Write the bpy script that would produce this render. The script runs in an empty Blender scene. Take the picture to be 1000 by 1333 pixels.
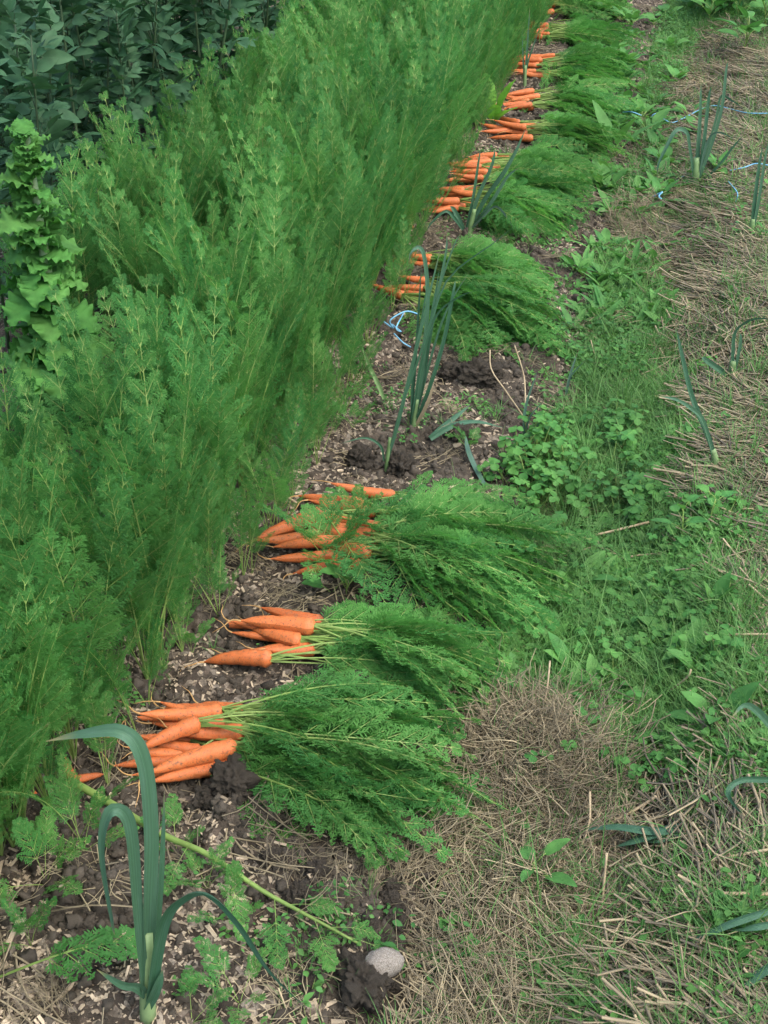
import bpy, math, random
import numpy as np
from mathutils import Vector, Matrix, Euler

random.seed(7)
NPR = np.random.RandomState(7)
R = math.radians
sc = bpy.context.scene
COL = sc.collection

# ------------------------------------------------------------------ camera
F_PX, PITCH, CAM_H, YAW = 1786.0, R(32), 1.6, R(12.97)
cam = bpy.data.cameras.new('camera')
cam.sensor_fit = 'VERTICAL'
cam.sensor_height = 36
cam.lens = 36 * F_PX / 1333
cam.clip_start = 0.05
cam.clip_end = 400
camo = bpy.data.objects.new('camera', cam)
COL.objects.link(camo)
camo.location = (0, 0, CAM_H)
camo.rotation_euler = (math.pi / 2 - PITCH, 0, YAW)
sc.camera = camo

# ------------------------------------------------------------------ world, sun, exposure
SUN_EL, SUN_AZ = 58, 115            # azimuth measured from +Y towards +X
w = bpy.data.worlds.new('World')
sc.world = w
w.use_nodes = True
nt = w.node_tree
nt.nodes.clear()
sky = nt.nodes.new('ShaderNodeTexSky')
sky.sky_type = 'NISHITA'
sky.sun_disc = False
sky.sun_elevation = R(SUN_EL)
sky.sun_rotation = R(SUN_AZ)
sky.air_density = 1.1
sky.dust_density = 3.6
sky.ozone_density = 1.2
bg = nt.nodes.new('ShaderNodeBackground')
bg.inputs['Strength'].default_value = 0.15
wo = nt.nodes.new('ShaderNodeOutputWorld')
nt.links.new(sky.outputs[0], bg.inputs[0])
nt.links.new(bg.outputs[0], wo.inputs[0])
sl = bpy.data.lights.new('sun', 'SUN')
sl.energy = 0.9
sl.angle = R(70)
sl.color = (1.0, 0.97, 0.93)
so = bpy.data.objects.new('sun', sl)
COL.objects.link(so)
sd = Vector((math.sin(R(SUN_AZ)) * math.cos(R(SUN_EL)), math.cos(R(SUN_AZ)) * math.cos(R(SUN_EL)), math.sin(R(SUN_EL))))
so.rotation_euler = sd.to_track_quat('Z', 'Y').to_euler()
sc.view_settings.view_transform = 'Standard'
sc.view_settings.look = 'None'
sc.view_settings.gamma = 1
sc.view_settings.use_curve_mapping = False
sc.view_settings.exposure = 1.54
cy = sc.cycles
cy.max_bounces = 6
cy.diffuse_bounces = 4
cy.glossy_bounces = 2
cy.transmission_bounces = 3
cy.transparent_max_bounces = 4
cy.use_adaptive_sampling = True
cy.adaptive_threshold = 0.02
cy.use_denoising = True

# ------------------------------------------------------------------ noise, terrain, pixel -> place
def _h(ix, iy, s):
    n = (ix * 374761393 + iy * 668265263 + s * 1442695041) & 0xffffffff
    n = ((n ^ (n >> 13)) * 1274126177) & 0xffffffff
    return ((n ^ (n >> 16)) & 0xffff) / 65535.0

def vnoise(x, y, s=0):
    x = np.asarray(x, float); y = np.asarray(y, float)
    ix = np.floor(x).astype(np.int64); iy = np.floor(y).astype(np.int64)
    fx = x - ix; fy = y - iy
    fx = fx * fx * (3 - 2 * fx); fy = fy * fy * (3 - 2 * fy)
    a = _h(ix, iy, s); b = _h(ix + 1, iy, s); c = _h(ix, iy + 1, s); d = _h(ix + 1, iy + 1, s)
    return (a * (1 - fx) + b * fx) * (1 - fy) + (c * (1 - fx) + d * fx) * fy

def fbm(x, y, s=0, o=4):
    v = 0; a = .5; f = 1
    for k in range(o):
        v = v + a * vnoise(np.asarray(x) * f, np.asarray(y) * f, s + k); a *= .5; f *= 2.03
    return v

def sstep(a, b, x):
    t = np.clip((np.asarray(x, float) - a) / (b - a), 0, 1)
    return t * t * (3 - 2 * t)

def terrain_low(x, y):
    wob = (vnoise(np.asarray(y) * 1.7, np.asarray(x) * .3, 11) - .5) * .10
    z = -.055 * sstep(-.46, -.2, x + wob) + .075 * sstep(-.02, .2, x + wob)
    z = z - .04 * sstep(-1.75, -1.95, x)
    z = z + (fbm(np.asarray(x) * 2.3, np.asarray(y) * 2.3, 3, 3) - .44) * .035
    return z

def soil_mask(x, y):
    wob = (fbm(np.asarray(x) * 5, np.asarray(y) * 5, 31, 3) - .45) * .16
    wob = wob - .06 * sstep(1.62, 1.42, y)
    return 1 - sstep(-.29, -.22, np.asarray(x) + wob)

def terrain(x, y):
    x = np.asarray(x, float); y = np.asarray(y, float)
    z = terrain_low(x, y)
    m = soil_mask(x, y)
    lump = np.clip(fbm(x * 13, y * 13, 5, 3) - .4, 0, 1)
    z = z + m * (lump * .09 + (fbm(x * 42, y * 42, 9, 3) - .44) * .028)
    z = z + (1 - m) * (fbm(x * 11, y * 11, 7, 3) - .44) * .03
    # the ridge of dug soil below the near bunch
    tt = np.clip(((x + .56) * .20 - (y - 1.50) * .14) / .0596, 0, 1)
    dd = (x + .56 - .20 * tt) ** 2 + (y - 1.50 + .14 * tt) ** 2
    z = z + np.exp(-dd / .0042) * (.022 + .03 * np.clip(fbm(x * 28, y * 28, 15, 3) - .4, 0, 1))
    # the hay tussock on the path
    z = z + .025 * np.exp(-((x + .17) ** 2 + (y - 1.83) ** 2) / .011)
    return z

def tz(x, y):
    return float(terrain(x, y))

FW = Vector((-math.sin(YAW) * math.cos(PITCH), math.cos(YAW) * math.cos(PITCH), -math.sin(PITCH)))
RT = Vector((math.cos(YAW), math.sin(YAW), 0))
UP = RT.cross(FW)
EYE = Vector((0, 0, CAM_H))
VH = Vector((-math.sin(YAW), math.cos(YAW), 0))       # horizontal view direction

def ray(u, v):
    return (FW * F_PX + RT * (u - 500) - UP * (v - 666.5)).normalized()

def at_z(u, v, z=0.0):
    d = ray(u, v)
    return EYE + d * ((z - CAM_H) / d.z)

def at(u, v, dz=0.0):
    z = 0.0
    for k in range(8):
        p = at_z(u, v, z + dz)
        z = float(terrain_low(p.x, p.y)) * .5 + float(terrain(p.x, p.y)) * .5
    p.z = tz(p.x, p.y) + dz
    return p

def at_plane(u, v, base, off=0.0):
    """where a pixel's ray meets the upright plane through base, square to the view, pushed back by off"""
    d = ray(u, v)
    o = base + VH * off
    return EYE + d * ((o - EYE).dot(VH) / d.dot(VH))

def project(p):
    d = Vector(p) - EYE
    k = d.dot(FW)
    if k <= .05: return (-9999, -9999)
    return (500 + F_PX * d.dot(RT) / k, 666.5 - F_PX * d.dot(UP) / k)

def in_frame(p, m=0):
    u, v = project(p)
    return -m < u < 1000 + m and -m < v < 1333 + m

# ------------------------------------------------------------------ materials
MAT = {}
def _mat(name):
    m = bpy.data.materials.new(name)
    m.use_nodes = True
    n = m.node_tree
    n.nodes.clear()
    MAT[name] = m
    return m, n

def N(n, t, **kw):
    o = n.nodes.new(t)
    for k, v in kw.items():
        setattr(o, k, v)
    return o

def mixcol(n, fac, a, b, blend='MIX'):
    m = N(n, 'ShaderNodeMix', data_type='RGBA', blend_type=blend)
    for sock, val in ((0, fac), (6, a), (7, b)):
        if hasattr(val, 'is_linked') or hasattr(val, 'links'):
            n.links.new(val, m.inputs[sock])
        elif sock == 0:
            m.inputs[0].default_value = val
        else:
            m.inputs[sock].default_value = (*val, 1)
    return m.outputs[2]

def noise(n, scale, detail=3, coord='Object', rough=.6, vec=None):
    t = N(n, 'ShaderNodeTexNoise')
    t.inputs['Scale'].default_value = scale
    t.inputs['Detail'].default_value = detail
    t.inputs['Roughness'].default_value = rough
    if vec is None:
        c = N(n, 'ShaderNodeTexCoord')
        vec = c.outputs[coord]
    n.links.new(vec, t.inputs['Vector'])
    return t.outputs['Fac']

def ramp(n, fac, stops):
    r = N(n, 'ShaderNodeValToRGB')
    e = r.color_ramp.elements
    while len(e) < len(stops): e.new(.5)
    for i, (p, c) in enumerate(stops):
        e[i].position = p
        e[i].color = (*c, 1) if isinstance(c, tuple) else (c, c, c, 1)
    n.links.new(fac, r.inputs[0])
    return r.outputs[0]

def leaf_mat(name, c1, c2, transl=.35, rough=.55, nscale=25, dark=.72, spec=.3, stretch=None):
    m, n = _mat(name)
    oi = N(n, 'ShaderNodeObjectInfo')
    col = mixcol(n, oi.outputs['Random'], c1, c2)
    vec = None
    if stretch:
        mp = N(n, 'ShaderNodeMapping'); mp.inputs['Scale'].default_value = stretch
        n.links.new(N(n, 'ShaderNodeTexCoord').outputs['Object'], mp.inputs['Vector'])
        vec = mp.outputs[0]
    nz = ramp(n, noise(n, nscale, 3, vec=vec), [(.3, dark), (.7, 1.15)])
    col = mixcol(n, 1.0, col, nz, 'MULTIPLY')
    geo = N(n, 'ShaderNodeNewGeometry')
    pz = ramp(n, noise(n, 3.2, 2, vec=geo.outputs['Position']), [(.35, .8), (.65, 1.15)])
    col = mixcol(n, 1.0, col, pz, 'MULTIPLY')
    p = N(n, 'ShaderNodeBsdfPrincipled')
    p.inputs['Roughness'].default_value = rough
    p.inputs['Specular IOR Level'].default_value = spec
    n.links.new(col, p.inputs['Base Color'])
    t = N(n, 'ShaderNodeBsdfTranslucent')
    tc = mixcol(n, 1.0, col, (1.05, 1.15, .75), 'MULTIPLY')
    n.links.new(tc, t.inputs['Color'])
    mx = N(n, 'ShaderNodeMixShader')
    mx.inputs[0].default_value = transl
    n.links.new(p.outputs[0], mx.inputs[1]); n.links.new(t.outputs[0], mx.inputs[2])
    o = N(n, 'ShaderNodeOutputMaterial')
    n.links.new(mx.outputs[0], o.inputs[0])
    return m

def solid_mat(name, stops, nscale=30, rough=.8, bump=0, bscale=80, spec=.2, rnd=0, coord='Object', detail=4):
    m, n = _mat(name)
    f = noise(n, nscale, detail, coord)
    col = ramp(n, f, stops)
    if rnd:
        oi = N(n, 'ShaderNodeObjectInfo')
        r2 = ramp(n, oi.outputs['Random'], [(0, 1 - rnd), (1, 1 + rnd)])
        col = mixcol(n, 1.0, col, r2, 'MULTIPLY')
    p = N(n, 'ShaderNodeBsdfPrincipled')
    p.inputs['Roughness'].default_value = rough
    p.inputs['Specular IOR Level'].default_value = spec
    n.links.new(col, p.inputs['Base Color'])
    if bump:
        b = N(n, 'ShaderNodeBump')
        b.inputs['Strength'].default_value = bump
        b.inputs['Distance'].default_value = .01
        n.links.new(noise(n, bscale, 4, coord), b.inputs['Height'])
        n.links.new(b.outputs[0], p.inputs['Normal'])
    o = N(n, 'ShaderNodeOutputMaterial')
    n.links.new(p.outputs[0], o.inputs[0])
    return m

leaf_mat('carrot_leaf', (.058, .208, .055), (.118, .292, .074), .52, dark=.86, rough=.65, spec=.15)
leaf_mat('carrot_leaf_cut', (.060, .208, .052), (.118, .300, .070), .48, dark=.85, rough=.65, spec=.15)
leaf_mat('carrot_petiole', (.19, .31, .07), (.29, .40, .12), .25, .5)
leaf_mat('bean_leaf', (.027, .084, .038), (.052, .122, .055), .25, .62, spec=.18)
leaf_mat('bean_stem', (.03, .065, .028), (.05, .085, .035), .05)
leaf_mat('lettuce_leaf', (.075, .235, .050), (.12, .295, .07), .4, .65, spec=.12)
leaf_mat('leek_shaft', (.12, .24, .08), (.22, .32, .14), .15, .45)
leaf_mat('grass', (.070, .20, .045), (.155, .30, .085), .38)
leaf_mat('weed_leaf', (.062, .195, .048), (.115, .275, .065), .36, .55, spec=.2)
leaf_mat('clover_leaf', (.055, .185, .040), (.10, .26, .055), .34, .55, spec=.2)
leaf_mat('chard_leaf', (.13, .33, .045), (.16, .36, .05), .4, .45)
leaf_mat('straw', (.115, .10, .068), (.36, .295, .175), .1, .6, 12, .7)
leaf_mat('hay', (.15, .125, .08), (.37, .31, .185), .1, .7, 12, .7)
solid_mat('chip', [(.3, (.19, .152, .10)), (.7, (.44, .365, .255))], 40, .85, .3, 200, rnd=.45)
solid_mat('crumb', [(.3, (.042, .036, .027)), (.7, (.095, .081, .061))], 60, .95, .5, 150, rnd=.35)
solid_mat('clod', [(.25, (.032, .027, .020)), (.55, (.068, .058, .043)), (.8, (.115, .099, .075))], 45, .95, .8, 130)
solid_mat('stone', [(.38, (.09, .075, .06)), (.6, (.26, .24, .20))], 22, .8, .3, 60)
solid_mat('twine', [(.3, (.09, .26, .38)), (.7, (.20, .44, .58))], 90, .75)
solid_mat('dry_stem', [(.3, (.22, .17, .10)), (.7, (.42, .34, .21))], 30, .75)
solid_mat('dark_twig', [(.3, (.05, .04, .03)), (.7, (.11, .085, .06))], 30, .85)
solid_mat('root_hair', [(.3, (.30, .17, .06)), (.7, (.48, .31, .13))], 40, .7)

def leek_mat(name, c1, c2):
    m, n = _mat(name)
    at_ = N(n, 'ShaderNodeAttribute', attribute_name='along')
    sp = N(n, 'ShaderNodeSeparateXYZ')
    n.links.new(at_.outputs['Vector'], sp.inputs[0])
    oi = N(n, 'ShaderNodeObjectInfo')
    mp = N(n, 'ShaderNodeMapping'); mp.inputs['Scale'].default_value = (26, 1.2, 1)
    n.links.new(at_.outputs['Vector'], mp.inputs['Vector'])
    st = noise(n, 1.0, 2, vec=mp.outputs[0])
    mp2 = N(n, 'ShaderNodeMapping'); mp2.inputs['Scale'].default_value = (2, 7, 1)
    n.links.new(at_.outputs['Vector'], mp2.inputs['Vector'])
    bl = noise(n, 1.0, 4, vec=mp2.outputs[0])
    col = mixcol(n, oi.outputs['Random'], c1, c2)
    col = mixcol(n, ramp(n, bl, [(.45, 0.0), (.75, .5)]), col, (.10, .19, .14))      # waxy bloom
    col = mixcol(n, 1.0, col, ramp(n, st, [(.3, .68), (.7, 1.2)]), 'MULTIPLY')
    tip = mixcol(n, 1.0, ramp(n, sp.outputs[1], [(.86, 0.0), (1.0, .9)]), ramp(n, oi.outputs['Random'], [(.3, 0.0), (.6, 1.0)]), 'MULTIPLY')
    col = mixcol(n, tip, col, (.26, .22, .09))
    p = N(n, 'ShaderNodeBsdfPrincipled')
    p.inputs['Roughness'].default_value = .52
    p.inputs['Specular IOR Level'].default_value = .3
    n.links.new(col, p.inputs['Base Color'])
    b = N(n, 'ShaderNodeBump'); b.inputs['Strength'].default_value = .4; b.inputs['Distance'].default_value = .002
    n.links.new(st, b.inputs['Height']); n.links.new(b.outputs[0], p.inputs['Normal'])
    t = N(n, 'ShaderNodeBsdfTranslucent'); n.links.new(col, t.inputs['Color'])
    mx = N(n, 'ShaderNodeMixShader'); mx.inputs[0].default_value = .25
    n.links.new(p.outputs[0], mx.inputs[1]); n.links.new(t.outputs[0], mx.inputs[2])
    o = N(n, 'ShaderNodeOutputMaterial'); n.links.new(mx.outputs[0], o.inputs[0])
leek_mat('leek_leaf', (.038, .112, .056), (.064, .150, .080))
leek_mat('leek_leaf_pale', (.07, .15, .10), (.11, .19, .13))

def carrot_mat():
    m, n = _mat('carrot_skin')
    tc = N(n, 'ShaderNodeTexCoord')
    oi = N(n, 'ShaderNodeObjectInfo')
    base = mixcol(n, oi.outputs['Random'], (.43, .105, .028), (.56, .155, .042))
    mp = N(n, 'ShaderNodeMapping')
    mp.inputs['Scale'].default_value = (1.0, .12, .12)
    n.links.new(tc.outputs['Object'], mp.inputs['Vector'])
    rings = noise(n, 330, 2, vec=mp.outputs[0])
    col = mixcol(n, 1.0, base, ramp(n, rings, [(.35, .72), (.6, 1.08)]), 'MULTIPLY')
    # smears of earth left on the skin
    add = N(n, 'ShaderNodeVectorMath', operation='ADD')
    cmb = N(n, 'ShaderNodeCombineXYZ')
    n.links.new(oi.outputs['Random'], cmb.inputs[0])
    sc_ = N(n, 'ShaderNodeVectorMath', operation='SCALE')
    sc_.inputs['Scale'].default_value = 37
    n.links.new(cmb.outputs[0], sc_.inputs[0])
    n.links.new(tc.outputs['Object'], add.inputs[0]); n.links.new(sc_.outputs[0], add.inputs[1])
    d = ramp(n, noise(n, 30, 6, vec=add.outputs[0], rough=.72), [(.54, 0.0), (.63, .85)])
    col = mixcol(n, d, col, (.075, .048, .030))
    d2 = ramp(n, noise(n, 18, 4, vec=add.outputs[0]), [(.44, 0.0), (.72, .5)])
    col = mixcol(n, d2, col, (.34, .15, .06))
    p = N(n, 'ShaderNodeBsdfPrincipled')
    p.inputs['Roughness'].default_value = .5
    p.inputs['Specular IOR Level'].default_value = .3
    n.links.new(col, p.inputs['Base Color'])
    b = N(n, 'ShaderNodeBump')
    b.inputs['Strength'].default_value = .35
    b.inputs['Distance'].default_value = .002
    n.links.new(rings, b.inputs['Height'])
    n.links.new(b.outputs[0], p.inputs['Normal'])
    o = N(n, 'ShaderNodeOutputMaterial')
    n.links.new(p.outputs[0], o.inputs[0])
carrot_mat()

def ground_mat():
    m, n = _mat('ground')
    at_ = N(n, 'ShaderNodeAttribute', attribute_name='zones')
    sep = N(n, 'ShaderNodeSeparateColor')
    n.links.new(at_.outputs['Color'], sep.inputs[0])
    geo = N(n, 'ShaderNodeNewGeometry')
    pos = geo.outputs['Position']
    n1 = noise(n, 55, 5, vec=pos, rough=.7)
    soil = ramp(n, n1, [(.3, (.030, .025, .019)), (.55, (.068, .058, .043)), (.75, (.12, .103, .078))])
    vo = N(n, 'ShaderNodeTexVoronoi')
    vo.inputs['Scale'].default_value = 85
    n.links.new(pos, vo.inputs['Vector'])
    sv = N(n, 'ShaderNodeSeparateColor')
    n.links.new(vo.outputs['Color'], sv.inputs[0])
    chip = ramp(n, sv.outputs[0], [(.30, (.05, .04, .03)), (.62, (.13, .10, .075)), (.95, (.34, .29, .22))])
    mulch = mixcol(n, ramp(n, n1, [(.42, .25), (.6, 1.0)]), soil, chip)
    col = mixcol(n, sep.outputs[0], soil, mulch)
    mp = N(n, 'ShaderNodeMapping')
    mp.inputs['Scale'].default_value = (1, .16, 1)
    mp.inputs['Rotation'].default_value = (0, 0, R(-55))
    n.links.new(pos, mp.inputs['Vector'])
    fib = noise(n, 150, 4, vec=mp.outputs[0], rough=.7)
    straw = ramp(n, fib, [(.32, (.035, .028, .020)), (.5, (.12, .095, .062)), (.72, (.27, .21, .13))])
    col = mixcol(n, sep.outputs[1], col, straw)
    turf = ramp(n, n1, [(.3, (.014, .022, .009)), (.55, (.030, .060, .018)), (.8, (.07, .09, .035))])
    col = mixcol(n, sep.outputs[2], col, turf)
    p = N(n, 'ShaderNodeBsdfPrincipled')
    p.inputs['Roughness'].default_value = .95
    p.inputs['Specular IOR Level'].default_value = .1
    n.links.new(col, p.inputs['Base Color'])
    b = N(n, 'ShaderNodeBump')
    b.inputs['Strength'].default_value = .8
    b.inputs['Distance'].default_value = .012
    n.links.new(noise(n, 110, 5, vec=pos, rough=.7), b.inputs['Height'])
    n.links.new(b.outputs[0], p.inputs['Normal'])
    o = N(n, 'ShaderNodeOutputMaterial')
    n.links.new(p.outputs[0], o.inputs[0])
ground_mat()

# ------------------------------------------------------------------ mesh helpers
class MB:
    def __init__(s):
        s.v = []; s.f = []; s.m = []
    def face(s, pts, mi=0):
        i = len(s.v)
        s.v += [tuple(p) for p in pts]
        s.f.append(tuple(range(i, i + len(pts)))); s.m.append(mi)
    def tube(s, path, rad, seg=5, mi=0, cap=True):
        path = [Vector(p) for p in path]
        if not hasattr(rad, '__len__'): rad = [rad] * len(path)
        base = len(s.v)
        ref = None
        for k, p in enumerate(path):
            a = path[max(k - 1, 0)]; b = path[min(k + 1, len(path) - 1)]
            t = (b - a).normalized()
            if ref is None:
                ref = t.orthogonal()
            ref = (ref - t * ref.dot(t)).normalized()
            bi = t.cross(ref)
            for j in range(seg):
                an = 2 * math.pi * j / seg
                s.v.append(tuple(p + (ref * math.cos(an) + bi * math.sin(an)) * rad[k]))
        for k in range(len(path) - 1):
            for j in range(seg):
                j2 = (j + 1) % seg
                s.f.append((base + k * seg + j, base + k * seg + j2, base + (k + 1) * seg + j2, base + (k + 1) * seg + j)); s.m.append(mi)
        if cap:
            s.f.append(tuple(base + j for j in range(seg))[::-1]); s.m.append(mi)
            e = base + (len(path) - 1) * seg
            s.f.append(tuple(e + j for j in range(seg))); s.m.append(mi)
    def grid(s, rows, mi=0):
        base = len(s.v); nr = len(rows); nc = len(rows[0])
        for r in rows: s.v += [tuple(p) for p in r]
        for i in range(nr - 1):
            for j in range(nc - 1):
                a = base + i * nc + j
                s.f.append((a, a + 1, a + nc + 1, a + nc)); s.m.append(mi)
    def mesh(s, name, mats, smooth=True):
        me = bpy.data.meshes.new(name)
        me.from_pydata(s.v, [], s.f)
        for x in mats: me.materials.append(MAT[x])
        me.polygons.foreach_set('material_index', s.m)
        if smooth: me.polygons.foreach_set('use_smooth', [True] * len(s.f))
        me.update()
        return me

def new(name, data=None, parent=None, loc=(0, 0, 0), rot=(0, 0, 0), scl=1.0, label=None, cat=None, group=None, kind=None):
    o = bpy.data.objects.new(name, data)
    COL.objects.link(o)
    o.location = loc
    o.rotation_euler = rot
    o.scale = (scl,) * 3 if not hasattr(scl, '__len__') else scl
    if parent: o.parent = parent
    if label: o['label'] = label
    if cat: o['category'] = cat
    if group: o['group'] = group
    if kind: o['kind'] = kind
    return o

def smooth_path(pts, n):
    """Catmull-Rom through pts, n samples"""
    pts = [Vector(p) for p in pts]
    if len(pts) == 2:
        return [pts[0].lerp(pts[1], k / (n - 1)) for k in range(n)]
    P = [pts[0] * 2 - pts[1]] + pts + [pts[-1] * 2 - pts[-2]]
    out = []
    m = len(pts) - 1
    for k in range(n):
        t = k / (n - 1) * m
        i = min(int(t), m - 1); f = t - i
        a, b, c, d = P[i], P[i + 1], P[i + 2], P[i + 3]
        out.append(.5 * ((2 * b) + (c - a) * f + (2 * a - 5 * b + 4 * c - d) * f * f + (3 * b - a - 3 * c + d) * f ** 3))
    return out

# ------------------------------------------------------------------ zones of the ground
def px_line(lst):
    q = sorted(((at_z(u, v, -.03).y, at_z(u, v, -.03).x) for u, v in lst))
    return np.array([a for a, b in q]), np.array([b for a, b in q])
SB_Y, SB_X = px_line([(960, 930), (960, 800), (905, 720), (880, 640), (900, 560), (860, 480), (870, 400), (850, 340), (795, 300), (830, 240), (850, 160), (860, 100), (900, 50), (960, 10)])
def blob(x, y, lst):
    o = 0
    for u, v, r in lst:
        p = at_z(u, v, -.03)
        o = np.maximum(o, np.exp(-((x - p.x) ** 2 + (y - p.y) ** 2) / (r * r)))
    return o
GREEN_BLOBS = [(800, 1030, .055), (735, 1265, .06), (690, 1150, .035), (900, 960, .10), (800, 950, .09), (870, 1180, .045), (930, 1230, .05), (990, 1020, .05), (880, 700, .12), (920, 820, .11), (985, 30, .3), (900, 500, .05), (890, 600, .06), (880, 240, .09), (780, 430, .06), (730, 870, .10), (760, 1330, .06)]
STRAW_BLOBS = [(700, 985, .095), (650, 1010, .06), (600, 1180, .10), (660, 1290, .08), (650, 1080, .09), (800, 410, .05), (770, 430, .05), (940, 420, .1), (960, 640, .12), (960, 480, .15)]
BARE_BLOBS = [(840, 300, .13), (880, 285, .12), (800, 315, .08), (930, 260, .10)]
def straw_amt(x, y):
    """0..1 how much straw lies here"""
    x = np.asarray(x, float); y = np.asarray(y, float)
    sb = np.interp(y, SB_Y, SB_X)
    wob = (fbm(x * 6, y * 6, 71, 3) - .45) * .16
    a = sstep(-.05, .05, x + wob - sb)
    near = sstep(1.98, 1.80, y + wob) * sstep(-.29, -.22, x + wob)
    s = np.maximum(a, near)
    s = np.maximum(s, blob(x, y, STRAW_BLOBS))
    g = blob(x, y, GREEN_BLOBS)
    return np.clip(s - .75 * g, 0, 1) * (1 - soil_mask(x, y) * .85) * (1 - .8 * blob(x, y, BARE_BLOBS))
def green_amt(x, y):
    x = np.asarray(x, float); y = np.asarray(y, float)
    m = 1 - soil_mask(x, y)
    return np.clip(np.maximum((1 - straw_amt(x, y)) , .9 * blob(x, y, GREEN_BLOBS)) * m, 0, 1) * (1 - .85 * blob(x, y, BARE_BLOBS))
def chip_amt(x, y):
    x = np.asarray(x, float); y = np.asarray(y, float)
    c = sstep(.30, .47, fbm(x * 5.5, y * 5.5, 41, 3))
    dark = blob(x, y, [(400, 1120, .085), (460, 1180, .085), (500, 1220, .06), (330, 1090, .05), (560, 745, .07), (600, 490, .06), (500, 590, .05), (480, 885, .05), (300, 1030, .06)])
    return np.clip(c * (1 - dark) * soil_mask(x, y), 0, 1)

# ------------------------------------------------------------------ ground
def axis(a, b, fine_a, fine_b, step, grow=1.16):
    xs = [fine_a]
    while xs[-1] < fine_b: xs.append(xs[-1] + step)
    s = step
    while xs[-1] < b: s *= grow; xs.append(xs[-1] + s)
    s = step
    lo = [fine_a]
    while lo[-1] > a: s *= grow; lo.append(lo[-1] - s)
    return np.array(lo[:0:-1] + xs)
gx = axis(-60, 60, -1.15, .45, .009)
ys = [1.0]; s = .008
while ys[-1] < 9: s = .008 * max(1, ys[-1] / 1.6); ys.append(ys[-1] + s)
while ys[-1] < 120: s *= 1.16; ys.append(ys[-1] + s)
lo = [1.0]; s = .008
while lo[-1] > -40: s *= 1.16; lo.append(lo[-1] - s)
gy = np.array(lo[:0:-1] + ys)
GX, GY = np.meshgrid(gx, gy)
GZ = terrain(GX, GY)
nx, ny = len(gx), len(gy)
co = np.stack([GX, GY, GZ], -1).reshape(-1, 3)
ii = np.arange(nx * ny).reshape(ny, nx)
quads = np.stack([ii[:-1, :-1], ii[:-1, 1:], ii[1:, 1:], ii[1:, :-1]], -1).reshape(-1, 4)
gm = bpy.data.meshes.new('ground')
gm.vertices.add(len(co)); gm.vertices.foreach_set('co', co.ravel().astype(np.float32))
gm.loops.add(quads.size); gm.loops.foreach_set('vertex_index', quads.ravel().astype(np.int32))
gm.polygons.add(len(quads))
gm.polygons.foreach_set('loop_start', np.arange(0, quads.size, 4, dtype=np.int32))
gm.polygons.foreach_set('loop_total', np.full(len(quads), 4, dtype=np.int32))
gm.polygons.foreach_set('use_smooth', np.ones(len(quads), dtype=bool))
gm.update(calc_edges=True)
za = gm.attributes.new('zones', 'FLOAT_COLOR', 'POINT')
zc = np.stack([chip_amt(GX, GY), straw_amt(GX, GY), green_amt(GX, GY), np.ones_like(GX)], -1)
za.data.foreach_set('color', zc.reshape(-1).astype(np.float32))
gm.materials.append(MAT['ground'])
new('ground', gm, kind='structure')

# ------------------------------------------------------------------ scatterer for what nobody could count
def scatter(name, meshes, P, ROT, S, IDX, label, cat):
    src = bpy.data.collections.new(name + '_pieces')
    for k, me in enumerate(meshes):
        o = bpy.data.objects.new('%s_piece_%02d' % (name, k), me)
        src.objects.link(o)
    n = len(P)
    me = bpy.data.meshes.new(name)
    me.vertices.add(n)
    me.vertices.foreach_set('co', np.asarray(P, np.float32).ravel())
    a = me.attributes.new('rot', 'FLOAT_VECTOR', 'POINT'); a.data.foreach_set('vector', np.asarray(ROT, np.float32).ravel())
    a = me.attributes.new('scl', 'FLOAT', 'POINT'); a.data.foreach_set('value', np.asarray(S, np.float32))
    a = me.attributes.new('idx', 'INT', 'POINT'); a.data.foreach_set('value', np.asarray(IDX, np.int32))
    o = new(name, me, label=label, cat=cat, kind='stuff')
    g = bpy.data.node_groups.new(name, 'GeometryNodeTree')
    g.interface.new_socket('Geometry', in_out='INPUT', socket_type='NodeSocketGeometry')
    g.interface.new_socket('Geometry', in_out='OUTPUT', socket_type='NodeSocketGeometry')
    gi = g.nodes.new('NodeGroupInput'); go = g.nodes.new('NodeGroupOutput')
    ci = g.nodes.new('GeometryNodeCollectionInfo')
    ci.inputs['Collection'].default_value = src
    ci.inputs['Separate Children'].default_value = True
    ci.inputs['Reset Children'].default_value = True
    ip = g.nodes.new('GeometryNodeInstanceOnPoints')
    ip.inputs['Pick Instance'].default_value = True
    def attr(nm, ty):
        x = g.nodes.new('GeometryNodeInputNamedAttribute'); x.data_type = ty
        x.inputs['Name'].default_value = nm
        return x.outputs['Attribute']
    e2r = g.nodes.new('FunctionNodeEulerToRotation')
    L = g.links.new
    L(attr('rot', 'FLOAT_VECTOR'), e2r.inputs[0])
    L(gi.outputs[0], ip.inputs['Points'])
    L(ci.outputs[0], ip.inputs['Instance'])
    L(attr('idx', 'INT'), ip.inputs['Instance Index'])
    L(e2r.outputs[0], ip.inputs['Rotation'])
    L(attr('scl', 'FLOAT'), ip.inputs['Scale'])
    L(ip.outputs[0], go.inputs[0])
    md = o.modifiers.new('scatter', 'NODES')
    md.node_group = g
    return o

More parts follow.
